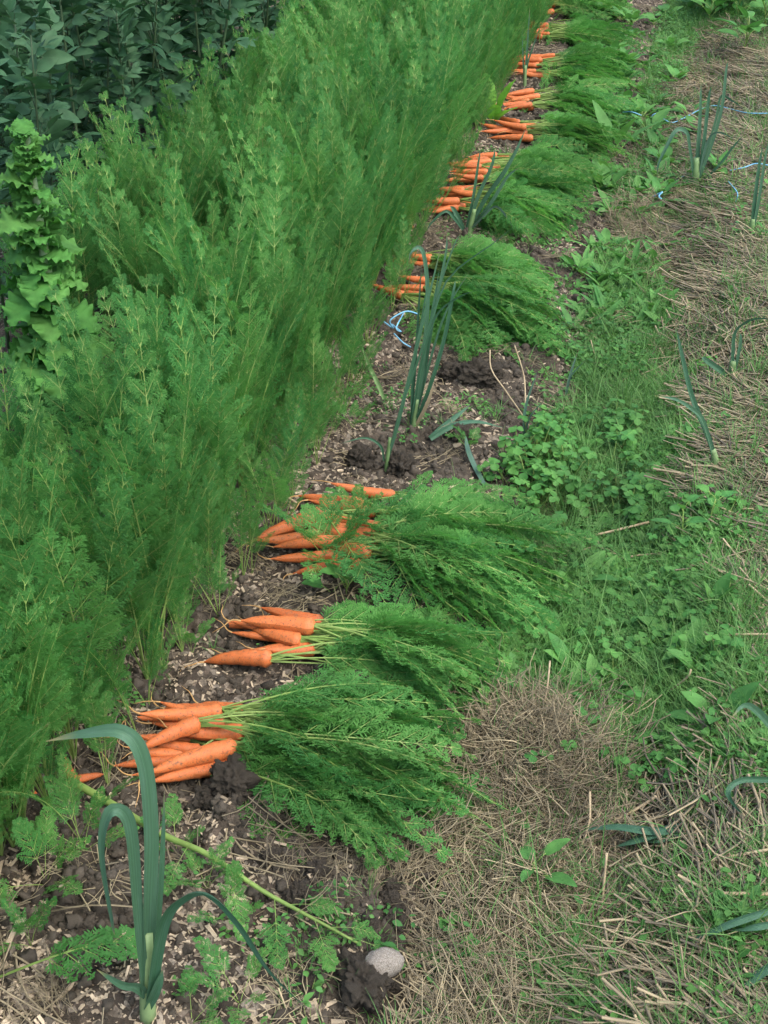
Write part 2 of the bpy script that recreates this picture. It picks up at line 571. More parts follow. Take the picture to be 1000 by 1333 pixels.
def sample(n, x0, x1, y0, y1, fn, far=1.0):
    """n points in the box, kept with probability fn; denser towards the camera as far > 0"""
    out = []
    tot = 0
    while tot < n:
        k = n * 3
        x = NPR.uniform(x0, x1, k)
        q = NPR.uniform(0, 1, k)
        y = y0 * (y1 / y0) ** q if far else y0 + (y1 - y0) * q
        keep = NPR.uniform(0, 1, k) < fn(x, y)
        out.append(np.stack([x[keep], y[keep]], -1)); tot += keep.sum()
    p = np.concatenate(out)[:n]
    return np.concatenate([p, terrain(p[:, 0], p[:, 1])[:, None]], 1)

# ------------------------------------------------------------------ carrot fronds
def frond_mesh(name, C, roll, pf, npair, plen, seed, lobew=.0032, prad=.0022, leafmat='carrot_leaf', droop=.25, fine=1.0):
    rng = random.Random(seed)
    C = [Vector(c) for c in C]
    n = len(C)
    mb = MB()
    mb.tube(C, [prad * (1 - .8 * k / (n - 1)) for k in range(n)], 5, 1)
    def ev(t):
        f = max(0, min(.9999, t)) * (n - 1); i = int(f); f -= i
        p = C[i].lerp(C[i + 1], f)
        a = C[max(i - 1, 0)]; b = C[min(i + 2, n - 1)]
        return p, (b - a).normalized()
    for i in range(npair):
        s = (i + .3) / npair
        t = pf + (1 - pf) * s ** .88
        l0 = plen * ((1 - s) ** .8 * .93 + .07)
        for side in (-1, 1):
            P, T = ev(t + rng.uniform(-.008, .008))
            Bs = Vector((0, 1, 0)) - T * T.y
            Bs.normalize()
            Nn = T.cross(Bs)
            rl = roll + rng.uniform(-.15, .15)
            Bs, Nn = Bs * math.cos(rl) + Nn * math.sin(rl), Nn * math.cos(rl) - Bs * math.sin(rl)
            l = l0 * rng.uniform(.8, 1.15)
            a = R(rng.uniform(38, 58)) + s * .3
            d = (Bs * side * math.cos(a) + T * math.sin(a) + Nn * rng.uniform(-.16, .20)).normalized()
            e = (Nn.cross(d)).normalized()
            nn = d.cross(e)
            def pp(q): return P + d * (l * q) - Vector((0, 0, 1)) * (droop * l * q * q)
            wv = e * .0007
            mid = pp(.5)
            mb.face([P - wv, P + wv, mid + wv * .7, mid - wv * .7], 1)
            mb.face([mid - wv * .7, mid + wv * .7, pp(1)], 1)
            m = 3 + int(l / .0115 * fine)
            for j in range(m):
                q = (j + .8) / (m + .1)
                Q = pp(min(q, 1))
                for sd in (-1, 1):
                    pl = (l * .28 * (1 - q) ** .75 + .006) * rng.uniform(.8, 1.2)
                    aa = R(rng.uniform(40, 60))
                    f = (e * sd * math.cos(aa) + d * math.sin(aa) + nn * rng.uniform(-.22, .22)).normalized()
                    g = nn.cross(f).normalized()
                    tw = (g + nn * rng.uniform(-.4, .4)).normalized()
                    # terminal lobe and side lobes
                    wd = lobew * rng.uniform(.8, 1.25)
                    b0 = Q + f * pl * .25
                    mb.face([Q, Q + f * pl * .6 + tw * wd * .62, Q + f * pl, Q + f * pl * .6 - tw * wd * .62], 0)
                    for w_, lsd in ((.28, -1), (.42, 1), (.62, -1), (.70, 1)):
                        if pl < .012 and w_ > .5: continue
                        o = Q + f * pl * w_
                        ld = (f * .75 + g * lsd * .8 + nn * rng.uniform(-.3, .3)).normalized()
                        ll = pl * (.62 - .35 * w_) + .0025
                        lw = (ld.cross(nn) + nn * rng.uniform(-.5, .5)).normalized() * wd * .5
                        mb.face([o, o + ld * ll * .6 + lw, o + ld * ll, o + ld * ll * .6 - lw], 0)
    return mb.mesh(name, [leafmat, 'carrot_petiole'], smooth=False)

def stand_curve(L, lean, bend, n=12):
    p = Vector((0, 0, 0)); out = [p.copy()]
    for k in range(n):
        t = (k + .5) / n
        a = lean + bend * t ** 1.7
        p = p + Vector((math.sin(a), 0, math.cos(a))) * (L / n)
        out.append(p.copy())
    return out

def lie_curve(L, e0, e1, side, n=12):
    """starts level along +X, rises with slope e0 and comes down with slope e1"""
    p = Vector((0, 0, 0)); out = [p.copy()]
    for k in range(n):
        t = (k + .5) / n
        e = e0 + (e1 - e0) * t
        y = side * t
        p = p + Vector((math.cos(e) * math.cos(y), math.cos(e) * math.sin(y), math.sin(e))) * (L / n)
        out.append(p.copy())
    return out

STAND = []
for k in range(12):
    rg = random.Random(100 + k)
    L = rg.uniform(.44, .56)
    STAND.append(frond_mesh('standing_frond', stand_curve(L, R(rg.uniform(0, 4)), R(rg.uniform(3, 20) if k < 9 else rg.uniform(24, 42))), rg.uniform(-.4, .4), rg.uniform(.32, .44), 8, rg.uniform(.084, .112), 200 + k, droop=.05, lobew=.0021))
LIE = []
for k in range(12):
    rg = random.Random(300 + k)
    L = rg.uniform(.36, .46)
    up = R(rg.uniform(2, 26))
    LIE.append(frond_mesh('lying_frond', lie_curve(L, up, -up * rg.uniform(.9, 1.25), rg.uniform(-.9, .3)), rg.uniform(-.9, .9), rg.uniform(.22, .36), 9, rg.uniform(.074, .10), 400 + k, leafmat='carrot_leaf_cut', droop=.14, lobew=.0024, prad=.0022))
SMALL = []
for k in range(5):
    rg = random.Random(500 + k)
    SMALL.append(frond_mesh('small_frond', stand_curve(rg.uniform(.15, .21), R(rg.uniform(5, 20)), R(rg.uniform(25, 75))), rg.uniform(-.3, .3), .38, 6, rg.uniform(.045, .06), 600 + k, lobew=.0022, prad=.0012, droop=.1, leafmat='carrot_leaf_cut'))

# ------------------------------------------------------------------ standing carrot bed
def plant_spots():
    out = []
    rows = [-.88, -.98, -1.09, -1.21, -1.33, -1.44, -1.54]
    for ri, x0 in enumerate(rows):
        y = .95
        while y < 10.5:
            y += random.uniform(.058, .098) * (1 if y < 6 else 1.25)
            x = x0 + random.gauss(0, .022)
            if x < -1.15 and 2.15 < y < 2.9: continue       # the lettuce stands here
            if ri == 0 and y < 1.62: x -= .05
            out.append((x, y))
    out += [(-.90 + random.uniform(-.02, .02), 1.22 + .08 * k) for k in range(4)]
    y = 1.22
    while y < 8.5:
        y += random.choice((.03, .05, .07, .12, .2)) * (1 if y < 5 else 1.4)
        out.append((-.80 + random.gauss(0, .022) - (.02 if y < 1.7 else 0) - (.045 if y > 3.9 else 0), y))
    return out
spots = plant_spots()
def frond_set(x, y, nf, rng):
    out = []
    edge = x > -.94
    if x > (-.845 if y < 3.9 else -.862):
        for k in range(rng.randint(4, 7)):
            out.append((rng.randrange(len(STAND)), (0, R(rng.uniform(0, 26)), rng.uniform(0, 6.28)), rng.uniform(.26, .60)))
        return out
    for k in range(nf):
        yaw = rng.uniform(0, 2 * math.pi)
        tilt = abs(rng.gauss(0, R(7)))
        out.append((rng.randrange(len(STAND)), (0, tilt, yaw), rng.uniform(.62, 1.10)))
    if edge:
        for k in range(9):
            yaw = rng.gauss(0, 1.9)
            out.append((rng.randrange(9), (0, R(rng.uniform(0, 15)), yaw), rng.uniform(.28, .72)))
    return out
vis = [(x, y) for x, y in spots if in_frame((x, y, .3), 40)]
dist = lambda q: (Vector((q[0], q[1], .3)) - EYE).length - (.9 if q[0] > -.94 else 0)
vis.sort(key=dist)
single = set(vis[:300])
rng = random.Random(21)
mb = MB(); mb.tube([(0, 0, -.03), (0, 0, -.004), (0, 0, .006), (0, 0, .012)], [.011, .013, .010, .004], 8)
CROWN = mb.mesh('carrot_crown', ['carrot_skin'])
P_, R_, S_, I_ = [], [], [], []
for (x, y) in spots:
    z = tz(x, y) - .004
    fs = frond_set(x, y, 5 if y < 6 else 6, rng)
    if (x, y) in single:
        e = new('carrot_plant', None, loc=(x, y, z), rot=(0, 0, 0), label='feathery green carrot plant growing upright in the uncut carrot bed', cat='carrot plant', group='carrot plants standing in the bed')
        if x > (-.845 if y < 3.9 else -.862): e['label'] = 'short young carrot plant straggling at the very edge of the bed'; e['group'] = 'young carrots straggling at the bed edge'
        elif x > -.94: e['label'] = 'carrot plant in the outermost row of the bed, beside the pulled carrots'; e['group'] = 'outermost row of standing carrots'
        elif x > -1.035: e['label'] = 'feathery carrot plant in the second row behind the bed edge'; e['group'] = 'second row of standing carrots'
        new('crown', CROWN, e, (0, 0, -.013), (0, 0, rng.uniform(0, 6)), rng.uniform(.8, 1.2))
        for (i, r, s) in fs:
            new('frond', STAND[i], e, (0, 0, 0), r, s)
    else:
        for (i, r, s) in fs:
            P_.append((x, y, z)); R_.append(r); S_.append(s); I_.append(i)
scatter('carrot_bed_foliage', STAND, P_, R_, S_, I_, 'mass of feathery green carrot tops filling the far carrot bed', 'carrot foliage')

# ------------------------------------------------------------------ pulled carrots
def root_mesh(seed):
    rg = random.Random(seed)
    mb = MB()
    nr, ns = 18, 12
    bend = rg.uniform(-.17, .17); bend2 = rg.uniform(-.06, .06)
    rings = []
    lump = [rg.uniform(-.07, .07) for _ in range(nr)]
    blunt = rg.uniform(.8, 1.5)
    for i in range(nr):
        t = i / (nr - 1)
        if t < .07:
            r = .55 + .45 * math.sin(t / .07 * math.pi / 2)
        else:
            q = (t - .07) / .93
            r = (1 - q ** (3.2 + blunt * 2.6)) * (1 - .42 * q)
            r = max(r, .07)
        r *= 1 + lump[i]
        c = Vector((-t, bend * t * t, bend2 * t * t))
        rings.append([c + Vector((0, math.cos(2 * math.pi * j / ns), math.sin(2 * math.pi * j / ns))) * (r * .108) for j in range(ns + 1)])
    mb.grid(rings)
    mb.face([rings[0][j] for j in range(ns)])
    end = Vector((-1, bend, bend2))
    return mb.mesh('carrot_root', ['carrot_skin']), end
ROOTS = [root_mesh(700 + k) for k in range(9)]
def tail_mesh(seed):
    rg = random.Random(seed)
    p = Vector((0, 0, 0)); pts = [p.copy()]; a = rg.uniform(-.3, .3); el = rg.uniform(-.1, .3)
    for k in range(7):
        a += rg.uniform(-.45, .45); el += rg.uniform(-.3, .15)
        p = p + Vector((-math.cos(a), math.sin(a), math.sin(el) * .6)) * rg.uniform(.005, .0095)
        pts.append(p.copy())
    mb = MB()
    mb.tube(pts, [.0016 * (1 - k / 8.5) for k in range(8)], 5)
    return mb.mesh('tail_root', ['root_hair'])
TAILS = [tail_mesh(800 + k) for k in range(5)]
def tuft_stub():
    pass

rngc = random.Random(33)
def pulled_carrot(tip, crown, rad, label, group, head, nf, fl=1.0, spread=13, pitch=-4):
    """tip and crown are places; head is the direction (radians) the leaves lie in"""
    d = crown - tip
    L = d.length
    yaw = math.atan2(d.y, d.x)
    pit = -math.asin(max(-1, min(1, d.z / L)))
    e = new('pulled_carrot', None, loc=crown, rot=(0, pit, yaw), label=label, cat='carrot', group=group)
    k = rngc.randrange(len(ROOTS))
    me, end = ROOTS[k]
    rad = rad * 1.08
    rs = rad / .108
    ro = new('root', me, e, (0, 0, 0), (rngc.uniform(0, 6.28), 0, 0), (L, rs, rs))
    sp = ro.rotation_euler[0]
    ey = end.y * rs; ez = end.z * rs
    tl = new('tail_root', TAILS[rngc.randrange(5)], e, (-L * .985, ey * math.cos(sp) - ez * math.sin(sp), ey * math.sin(sp) + ez * math.cos(sp)), (0, .1, rngc.uniform(-.3, .3)), rngc.uniform(.7, 1.3))
    tl.parent = ro
    tl.matrix_parent_inverse = (Euler(ro.rotation_euler).to_matrix().to_4x4() @ Matrix.Diagonal((L, rs, rs, 1))).inverted()
    for j in range(nf):
        yw = head - yaw + R(-3 + rngc.gauss(0, spread))
        new('frond', LIE[rngc.randrange(len(LIE))], e, (-.004, rngc.uniform(-.4, .4) * rad, rngc.uniform(-.3, .5) * rad),
            (R(rngc.gauss(0, 22)), -pit + R(pitch + 4 + rngc.gauss(0, 3)), yw), fl * rngc.uniform(.85, 1.12))
    return e

def hand_bunch(lst, end_px, label, group, nf, fl, spread, pitch):
    for (tu, tv, cu, cv, rad, lay) in lst:
        q = at((tu + cu) / 2, (tv + cv) / 2)
        zt = float(terrain_low(q.x, q.y)) + .018
        tip = at_z(tu, tv, zt + rad * .6 + lay * .024)
        crn = at_z(cu, cv, zt + rad * .9 + lay * .024)
        ce = at(*end_px)
        head = math.atan2(ce.y - crn.y, ce.x - crn.x)
        pulled_carrot(tip, crn, rad, label, group, head, nf, fl, spread, pitch)

hand_bunch([
    (214, 914, 283, 928, .012, 0), (183, 941, 290, 926, .0145, .6), (181, 966, 260, 941, .0145, 1.6), (220, 962, 318, 953, .0165, .7),
    (190, 992, 309, 974, .0175, .8), (181, 970, 262, 978, .0115, .4), (196, 1012, 285, 1000, .0125, 0), (243, 1014, 312, 994, .0125, .1),
    (255, 914, 318, 926, .012, 0), (150, 988, 250, 992, .011, 0), (196, 950, 296, 944, .013, .1), (168, 984, 258, 984, .012, 0), (170, 938, 262, 936, .0095, 0), (160, 958, 250, 962, .009, 0), (205, 925, 292, 934, .0105, .3), (172, 1002, 262, 1006, .0095, 0)],
    (640, 1045), 'orange pulled carrot in the bunch beside the big dark clod and bent leek', 'carrots of the bunch by the bent leek', 8, .94, 15, -1)
hand_bunch([
    (284, 806, 372, 816, .0135, 0), (317, 802, 410, 817, .0165, 1.0), (334, 796, 420, 810, .0135, .6), (320, 819, 392, 835, .0145, .5),
    (333, 838, 405, 844, .012, 0), (264, 846, 354, 858, .0160, .2), (345, 856, 410, 846, .012, 0), (350, 805, 430, 822, .012, 0), (300, 826, 380, 832, .0095, 0), (300, 812, 395, 826, .0105, .2), (312, 850, 396, 840, .009, 0)],
    (680, 905), 'orange pulled carrot in the short bunch lying on pale wood chips', 'carrots of the bunch on the wood chips', 7, .86, 10, -1)
hand_bunch([
    (328, 702, 424, 668, .0185, .5), (338, 717, 440, 690, .0145, .4), (358, 699, 452, 706, .0145, .9), (388, 677, 470, 694, .0135, .9),
    (385, 646, 475, 656, .0135, .2), (430, 640, 515, 645, .0130, .2), (352, 731, 440, 722, .0125, 0), (400, 692, 488, 697, .0145, .9),
    (392, 700, 483, 721, .0150, .5), (405, 668, 497, 690, .0145, .7), (380, 735, 470, 734, .0135, 0), (400, 655, 490, 668, .013, .2), (410, 715, 494, 712, .0135, 0)],
    (735, 775), 'orange pulled carrot in the bunch behind a carrot seedling with yellowing stems', 'carrots of the bunch behind the seedling', 7, .98, 18, -1)

def far_bunch(cu, cv, n, half, length, head_deg, label, group, nf=7, fl=1.0, spread=15, stackup=.02):
    c = at(cu, cv)
    for k in range(n):
        q = (k + .5) / n * 2 - 1
        x = c.x + rngc.uniform(-.06, .02)
        y = c.y + q * half + rngc.uniform(-.025, .025)
        rad = rngc.uniform(.0105, .0148)
        z = float(terrain_low(x, y)) + .018 + rad * .8 + (stackup if k % 3 == 1 else 0) * rngc.uniform(.6, 1.2)
        L = length * rngc.uniform(.6, 1.1)
        a = R(10 + rngc.gauss(0, 17))
        crown = Vector((x, y, z))
        tip = Vector((x - math.cos(a) * L, y - math.sin(a) * L, z - rad * .3))
        pulled_carrot(tip, crown, rad, label, group, R(head_deg + rngc.uniform(-8, 8)), nf, fl * .92, spread, 0)

FAR = [
    (552, 390, 7, .045, .12, -30, 'orange pulled carrot in the bunch behind the blue twine', 'carrots of the bunch behind the twine', 12, 1.22),
    (556, 350, 4, .03, .10, -14, 'orange pulled carrot half hidden behind the tall thin leek clump', 'carrots half hidden behind the thin leeks', 14, 1.1),
    (622, 272, 8, .08, .15, -8, 'orange pulled carrot in the bunch at the foot of the fan of leek leaves', 'carrots at the foot of the leek fan', 6, 1.05),
    (634, 243, 8, .08, .15, 0, 'orange pulled carrot in the bunch just beyond the fan of leek leaves', 'carrots just beyond the leek fan', 6, 1.0),
    (654, 216, 7, .07, .14, 0, 'orange pulled carrot in the third bunch beyond the thin leek clump', 'carrots of the third bunch past the leek clump', 6, 1.0),
    (692, 180, 9, .08, .17, 0, 'orange pulled carrot in the neat bunch before the broad yellow-green leaves', 'carrots of the neat bunch', 6, 1.0),
    (704, 140, 9, .11, .15, 2, 'orange pulled carrot in the bunch beside the broad yellow-green leaves', 'carrots by the broad leaves', 6, 1.0),
    (717, 95, 13, .19, .17, 2, 'orange pulled carrot in the wide bunch around a single upright leek', 'carrots of the wide bunch', 6, 1.05),
    (716, 48, 7, .16, .14, 2, 'orange pulled carrot in the sparse bunch second from the row end', 'carrots of the sparse bunch', 9, 1.1),
    (722, 10, 8, .2, .15, 2, 'orange pulled carrot in the farthest bunch at the row end', 'carrots of the farthest bunch', 9, 1.1),
    (740, -40, 8, .2, .15, 2, 'orange pulled carrot beyond the far end of the row', 'carrots beyond the row end', 7, 1.1),
]
for a in FAR: far_bunch(*a)

# ------------------------------------------------------------------ leeks
def ribbon(mb, pts, width, psi, fold, n=16, taper=1.0, mi=0, base_w=.75, facing=None):
    path = smooth_path(pts, n)
    rows = []
    for k, p in enumerate(path):
        a = path[max(k - 1, 0)]; b = path[min(k + 1, n - 1)]
        T = (b - a).normalized()
        view = (facing or VH)
        perp = T.cross(view)
        if perp.length < .2: perp = T.cross(UP)
        perp.normalize()
        vd = T.cross(perp).normalized()
        sv = (perp * math.cos(psi) + vd * math.sin(psi)).normalized()
        nv = T.cross(sv).normalized()
        t = k / (n - 1)
        wd = width * (base_w + (1 - base_w) * min(1, t * 4)) * max(.03, (1 - t ** 3.2 * taper)) * .5
        f = fold * (1 - .5 * t)
        rows.append([p + sv * (wd * c * math.cos(f * abs(c))) + nv * (wd * abs(c) * math.sin(f)) for c in (-1, -.75, -.5, -.25, 0, .25, .5, .75, 1)])
    mb.grid(rows, mi)

def leaf_along(me, n):
    k = np.arange(len(me.vertices))
    v = np.stack([(k % 9) / 8.0, (k // 9) / (n - 1.0), np.zeros(len(k))], -1)
    a = me.attributes.new('along', 'FLOAT_VECTOR', 'POINT')
    a.data.foreach_set('vector', v.astype(np.float32).ravel())
    return me

def leek(base_px, leaves, label, shaft=None, mat='leek_leaf', shaft_r=.011, width=.03, group=None, base=None):
    base = base or at(*base_px)
    e = new('leek', None, loc=base, label=label, cat='leek', group=group)
    if shaft:
        top = at_plane(shaft[0], shaft[1], base)
        mb = MB()
        path = smooth_path([base - Vector((0, 0, .02)), base.lerp(top, .5), top], 7)
        mb.tube([p - base for p in path], [shaft_r * (1 if base.y < 1.3 else .75) * (1.15 - .35 * k / 6) for k in range(7)], 10)
        new('shaft', mb.mesh('leek_shaft', ['leek_shaft']), e)
    for lf in leaves:
        pts = [at_plane(u, v, base, off) for (u, v, off) in lf['p']]
        mb = MB()
        ribbon(mb, [p - base for p in pts], lf.get('w', width) * (.82 if base.y < 1.3 else .58), lf.get('psi', .5), lf.get('fold', .5), lf.get('n', 18))
        new('leaf', leaf_along(mb.mesh('leek_leaf', [lf.get('m', mat)]), lf.get('n', 18)), e)
    return e

# the bent leek in front
leek((192, 1325), [
    dict(p=[(190, 1300, 0), (192, 1180, 0), (194, 1080, 0), (185, 990, .005), (160, 953, .01), (110, 955, .02), (60, 965, .03)], w=.031, psi=.75, fold=.55, n=28),
    dict(p=[(188, 1290, -.01), (178, 1190, -.01), (170, 1090, -.012), (160, 1057, -.015), (142, 1060, -.02), (134, 1110, -.025), (147, 1200, -.03), (149, 1217, -.03)], w=.024, psi=.7, fold=.6, n=28),
    dict(p=[(194, 1300, .012), (204, 1190, .015), (210, 1110, .02), (214, 1030, .025)], w=.019, psi=1.0, fold=.5),
    dict(p=[(195, 1300, -.01), (212, 1200, -.012), (240, 1166, -.02), (272, 1163, -.03), (310, 1200, -.05), (350, 1262, -.07), (398, 1312, -.09)], w=.028, psi=.55, fold=.5, n=26),
    dict(p=[(191, 1296, -.008), (178, 1284, -.02), (158, 1281, -.035), (126, 1262, -.05)], w=.020, psi=.4, fold=.4),
    dict(p=[(192, 1312, -.008), (204, 1285, -.014), (212, 1262, -.012)], w=.020, psi=.3, fold=.5),
], 'large blue-green leek with bent strap leaves standing in wood chips', shaft=(191, 1215), shaft_r=.0105)

# thin tall clump in the middle
leek((502, 612), [
    dict(p=[(503, 600, 0), (515, 560, 0), (530, 500, 0), (545, 440, 0), (562, 370, .01), (575, 318, .02)], w=.020, psi=.5),
    dict(p=[(505, 595, 0), (520, 535, .01), (540, 480, .02), (560, 420, .03), (585, 360, .05), (640, 318, .06), (668, 296, .08)], w=.014, psi=.6),
    dict(p=[(500, 600, 0), (495, 580, -.01), (475, 570, -.02), (445, 577, -.03)], w=.012, psi=.4),
], 'thin tall leek leaning out of dark soil beyond the seedling bunch', shaft=(508, 570), shaft_r=.006, width=.018)
leek((537, 562), [
    dict(p=[(537, 555, 0), (545, 510, 0), (553, 440, 0), (556, 380, .01), (552, 335, .01), (545, 322, .01), (535, 330, .0), (532, 345, .0)], w=.024, psi=.6, n=24),
    dict(p=[(538, 555, 0), (560, 500, -.01), (578, 440, -.01), (590, 380, -.01), (593, 365, 0)], w=.022, psi=.4),
    dict(p=[(536, 555, 0), (552, 480, .01), (566, 400, .02), (580, 330, .03), (582, 300, .03)], w=.018, psi=.5),
    dict(p=[(535, 552, 0), (548, 470, -.02), (568, 410, -.02), (600, 385, -.03), (622, 378, -.04)], w=.016, psi=.6),
    dict(p=[(540, 556, 0), (556, 525, -.01), (565, 500, -.01)], w=.02, psi=.3, m='straw'),
    dict(p=[(534, 552, 0), (540, 480, .02), (545, 400, .03), (549, 345, .03)], w=.014, psi=.5),
    dict(p=[(539, 552, 0), (562, 460, .02), (583, 400, .03), (612, 352, .04)], w=.014, psi=.5),
    dict(p=[(536, 552, 0), (555, 450, .03), (570, 380, .04), (590, 322, .04), (602, 300, .04)], w=.013, psi=.5),
    dict(p=[(535, 552, 0), (538, 470, -.02), (548, 420, -.02), (558, 360, -.02)], w=.013, psi=.5),
    dict(p=[(536, 555, 0), (549, 500, .01), (561, 420, .01), (572, 350, .02)], w=.024, psi=.2),
], 'dense clump of thin leek leaves with one yellowed blade', shaft=(543, 520), shaft_r=.008, width=.02)
leek((610, 305), [
    dict(p=[(610, 300, 0), (630, 260, 0), (655, 225, 0), (672, 195, .01), (684, 168, .02)], w=.032, psi=.3),
    dict(p=[(608, 300, 0), (622, 255, 0), (640, 215, 0), (645, 190, 0)], w=.028, psi=.4),
    dict(p=[(606, 300, 0), (615, 260, 0), (622, 215, 0), (626, 192, 0)], w=.022, psi=.5),
    dict(p=[(611, 300, 0), (640, 262, -.02), (660, 230, -.02), (676, 218, -.02)], w=.026, psi=.3),
    dict(p=[(608, 302, 0), (625, 285, -.02), (645, 268, -.03), (662, 285, -.05), (668, 298, -.06)], w=.022, psi=.6, m='leek_leaf_pale'),
    dict(p=[(604, 302, 0), (592, 285, -.01), (580, 275, -.02), (562, 290, -.03), (556, 300, -.04)], w=.02, psi=.5),
    dict(p=[(605, 302, 0), (592, 275, 0), (586, 268, 0)], w=.03, psi=.3),
], 'fan of broad leek leaves leaning over the carrot row', shaft=(618, 272), shaft_r=.012)
leek((683, 112), [
    dict(p=[(683, 108, 0), (685, 80, 0), (687, 50, 0), (690, 8, 0)], w=.022, psi=.4),
    dict(p=[(683, 108, 0), (686, 85, 0), (694, 60, 0), (705, 30, 0)], w=.018, psi=.5),
    dict(p=[(683, 108, 0), (681, 80, 0), (680, 40, 0)], w=.018, psi=.5),
], 'single upright leek standing in the wide bunch of carrots', shaft=(684, 85), shaft_r=.010)
# on the straw bed
leek((905, 245), [
    dict(p=[(905, 240, 0), (908, 195, 0), (911, 150, 0), (913, 98, 0)], w=.034, psi=.4),
    dict(p=[(906, 240, 0), (915, 190, 0), (922, 130, .02), (926, 112, .02)], w=.032, psi=.4),
    dict(p=[(907, 240, 0), (928, 180, 0), (940, 135, 0), (945, 92, 0), (948, 78, 0)], w=.030, psi=.4),
    dict(p=[(904, 240, 0), (897, 190, -.02), (893, 172, -.03), (880, 170, -.05), (866, 195, -.07), (857, 215, -.08), (856, 235, -.09)], w=.03, psi=.6, n=22),
    dict(p=[(908, 242, 0), (935, 215, -.02), (955, 190, -.03), (968, 176, -.04)], w=.024, psi=.4),
    dict(p=[(907, 240, 0), (920, 185, -.02), (935, 172, -.04), (958, 182, -.06)], w=.022, psi=.6, m='leek_leaf_pale'),
    dict(p=[(906, 240, 0), (930, 160, .03), (938, 125, .03), (952, 130, .03), (970, 142, .02)], w=.024, psi=.6),
], 'big clump of upright leek leaves on the straw bed by blue twine', shaft=(907, 205), shaft_r=.018)
leek((978, 305), [
    dict(p=[(978, 300, 0), (982, 260, 0), (988, 215, 0), (993, 190, 0)], w=.028, psi=.3),
    dict(p=[(980, 300, 0), (988, 255, 0), (995, 210, 0), (1003, 175, 0)], w=.024, psi=.4),
], 'narrow leek with two stiff upright blades on the straw', shaft=(980, 285), shaft_r=.012)
leek((953, 492), [
    dict(p=[(953, 488, 0), (953, 460, 0), (956, 432, 0), (972, 418, -.02), (990, 414, -.03), (1012, 418, -.04)], w=.026, psi=.6, n=20),
    dict(p=[(955, 488, 0), (962, 455, 0), (964, 440, 0), (963, 432, 0)], w=.02, psi=.3),
    dict(p=[(951, 490, 0), (935, 480, -.03), (918, 468, -.05), (914, 464, -.05)], w=.030, psi=.3),
], 'short leek with one arching leaf on bare straw', shaft=(954, 470), shaft_r=.013)
leek((934, 612), [
    dict(p=[(934, 608, 0), (920, 565, 0), (900, 515, 0), (886, 455, 0), (881, 430, 0)], w=.026, psi=.4),
    dict(p=[(932, 608, 0), (916, 550, -.01), (900, 532, -.02), (880, 520, -.03), (852, 515, -.04)], w=.020, psi=.5),
], 'leek with one long leaning leaf at the edge of the straw', shaft=(928, 585), shaft_r=.011)
def ground_pts(lst): return [at(u, v, dz) for u, v, dz in lst]
def flat_leek(pts_list, label, w=.028, mat='leek_leaf'):
    b = at(pts_list[0][0][0], pts_list[0][0][1])
    e = new('leek', None, loc=b, label=label, cat='leek')
    for pl in pts_list:
        mb = MB()
        ribbon(mb, [p - b for p in ground_pts(pl)], w, .25, .35, 18, facing=Vector((0, 0, 1)))
        new('leaf', leaf_along(mb.mesh('leek_leaf', [mat]), 18), e)
    return e
flat_leek([[(893, 1070, .03), (855, 1080, .06), (825, 1092, .055), (795, 1102, .035)], [(892, 1074, .03), (850, 1078, .065), (800, 1072, .07), (752, 1080, .04)], [(890, 1074, .03), (860, 1088, .05), (830, 1094, .035)]], 'leek lying flat with dark leaves on the straw path', .028)
leek(None, [
    dict(p=[(1040, 1000, 0), (1010, 955, -.01), (985, 925, -.03), (968, 918, -.05), (953, 934, -.07)], w=.024, psi=.5, n=20),
    dict(p=[(1040, 1005, 0), (1005, 1014, -.03), (965, 1015, -.06), (948, 1030, -.08), (958, 1050, -.09), (972, 1064, -.09)], w=.02, psi=.5, n=20),
], 'leek at the straw edge with two leaves arching to the path', shaft=(1038, 985), base=at(1040, 1020))
flat_leek([[(1010, 1182, .05), (960, 1198, .05), (915, 1215, .04), (888, 1224, .02)], [(1012, 1250, .04), (980, 1272, .03), (950, 1298, .012)], [(1010, 1200, .05), (980, 1206, .05), (945, 1212, .03)]], 'pair of long leek leaves lying on loose straw', .018)
for (b, t, lab) in [((682, 572), [(700, 482), (684, 530)], 'thin pale grass-like leek blade standing in clover'), ((735, 520), [(752, 458), (742, 488)], 'thin pale blade standing before the big carrot top heap')]:
    leek(b, [dict(p=[(b[0], b[1], 0), (t[1][0], t[1][1], 0), (t[0][0], t[0][1], 0)], w=.016, psi=.3, m='leek_leaf_pale'), dict(p=[(b[0], b[1], 0), (b[0] + 8, b[1] - 30, -.02), (b[0] + 28, b[1] - 52, -.04)], w=.011, psi=.4, m='leek_leaf_pale')], lab)
leek((500, 525), [dict(p=[(500, 520, 0), (492, 500, 0), (480, 475, 0), (470, 448, 0)], w=.022, psi=.4, m='leek_shaft')], 'short pale green shoot at the edge of the carrot bed')
flat_leek([[(632, 632, .012), (612, 590, .03), (605, 565, .02)], ], 'fallen blue-green leek blade between clover and soil', .016, 'leek_leaf_pale')
flat_leek([[(560, 573, .012), (590, 556, .03), (620, 548, .04), (655, 562, .02)], [(560, 570, .01), (585, 548, .03), (612, 528, .04)]], 'loose bent leek leaves lying beside the thin clump', .018)

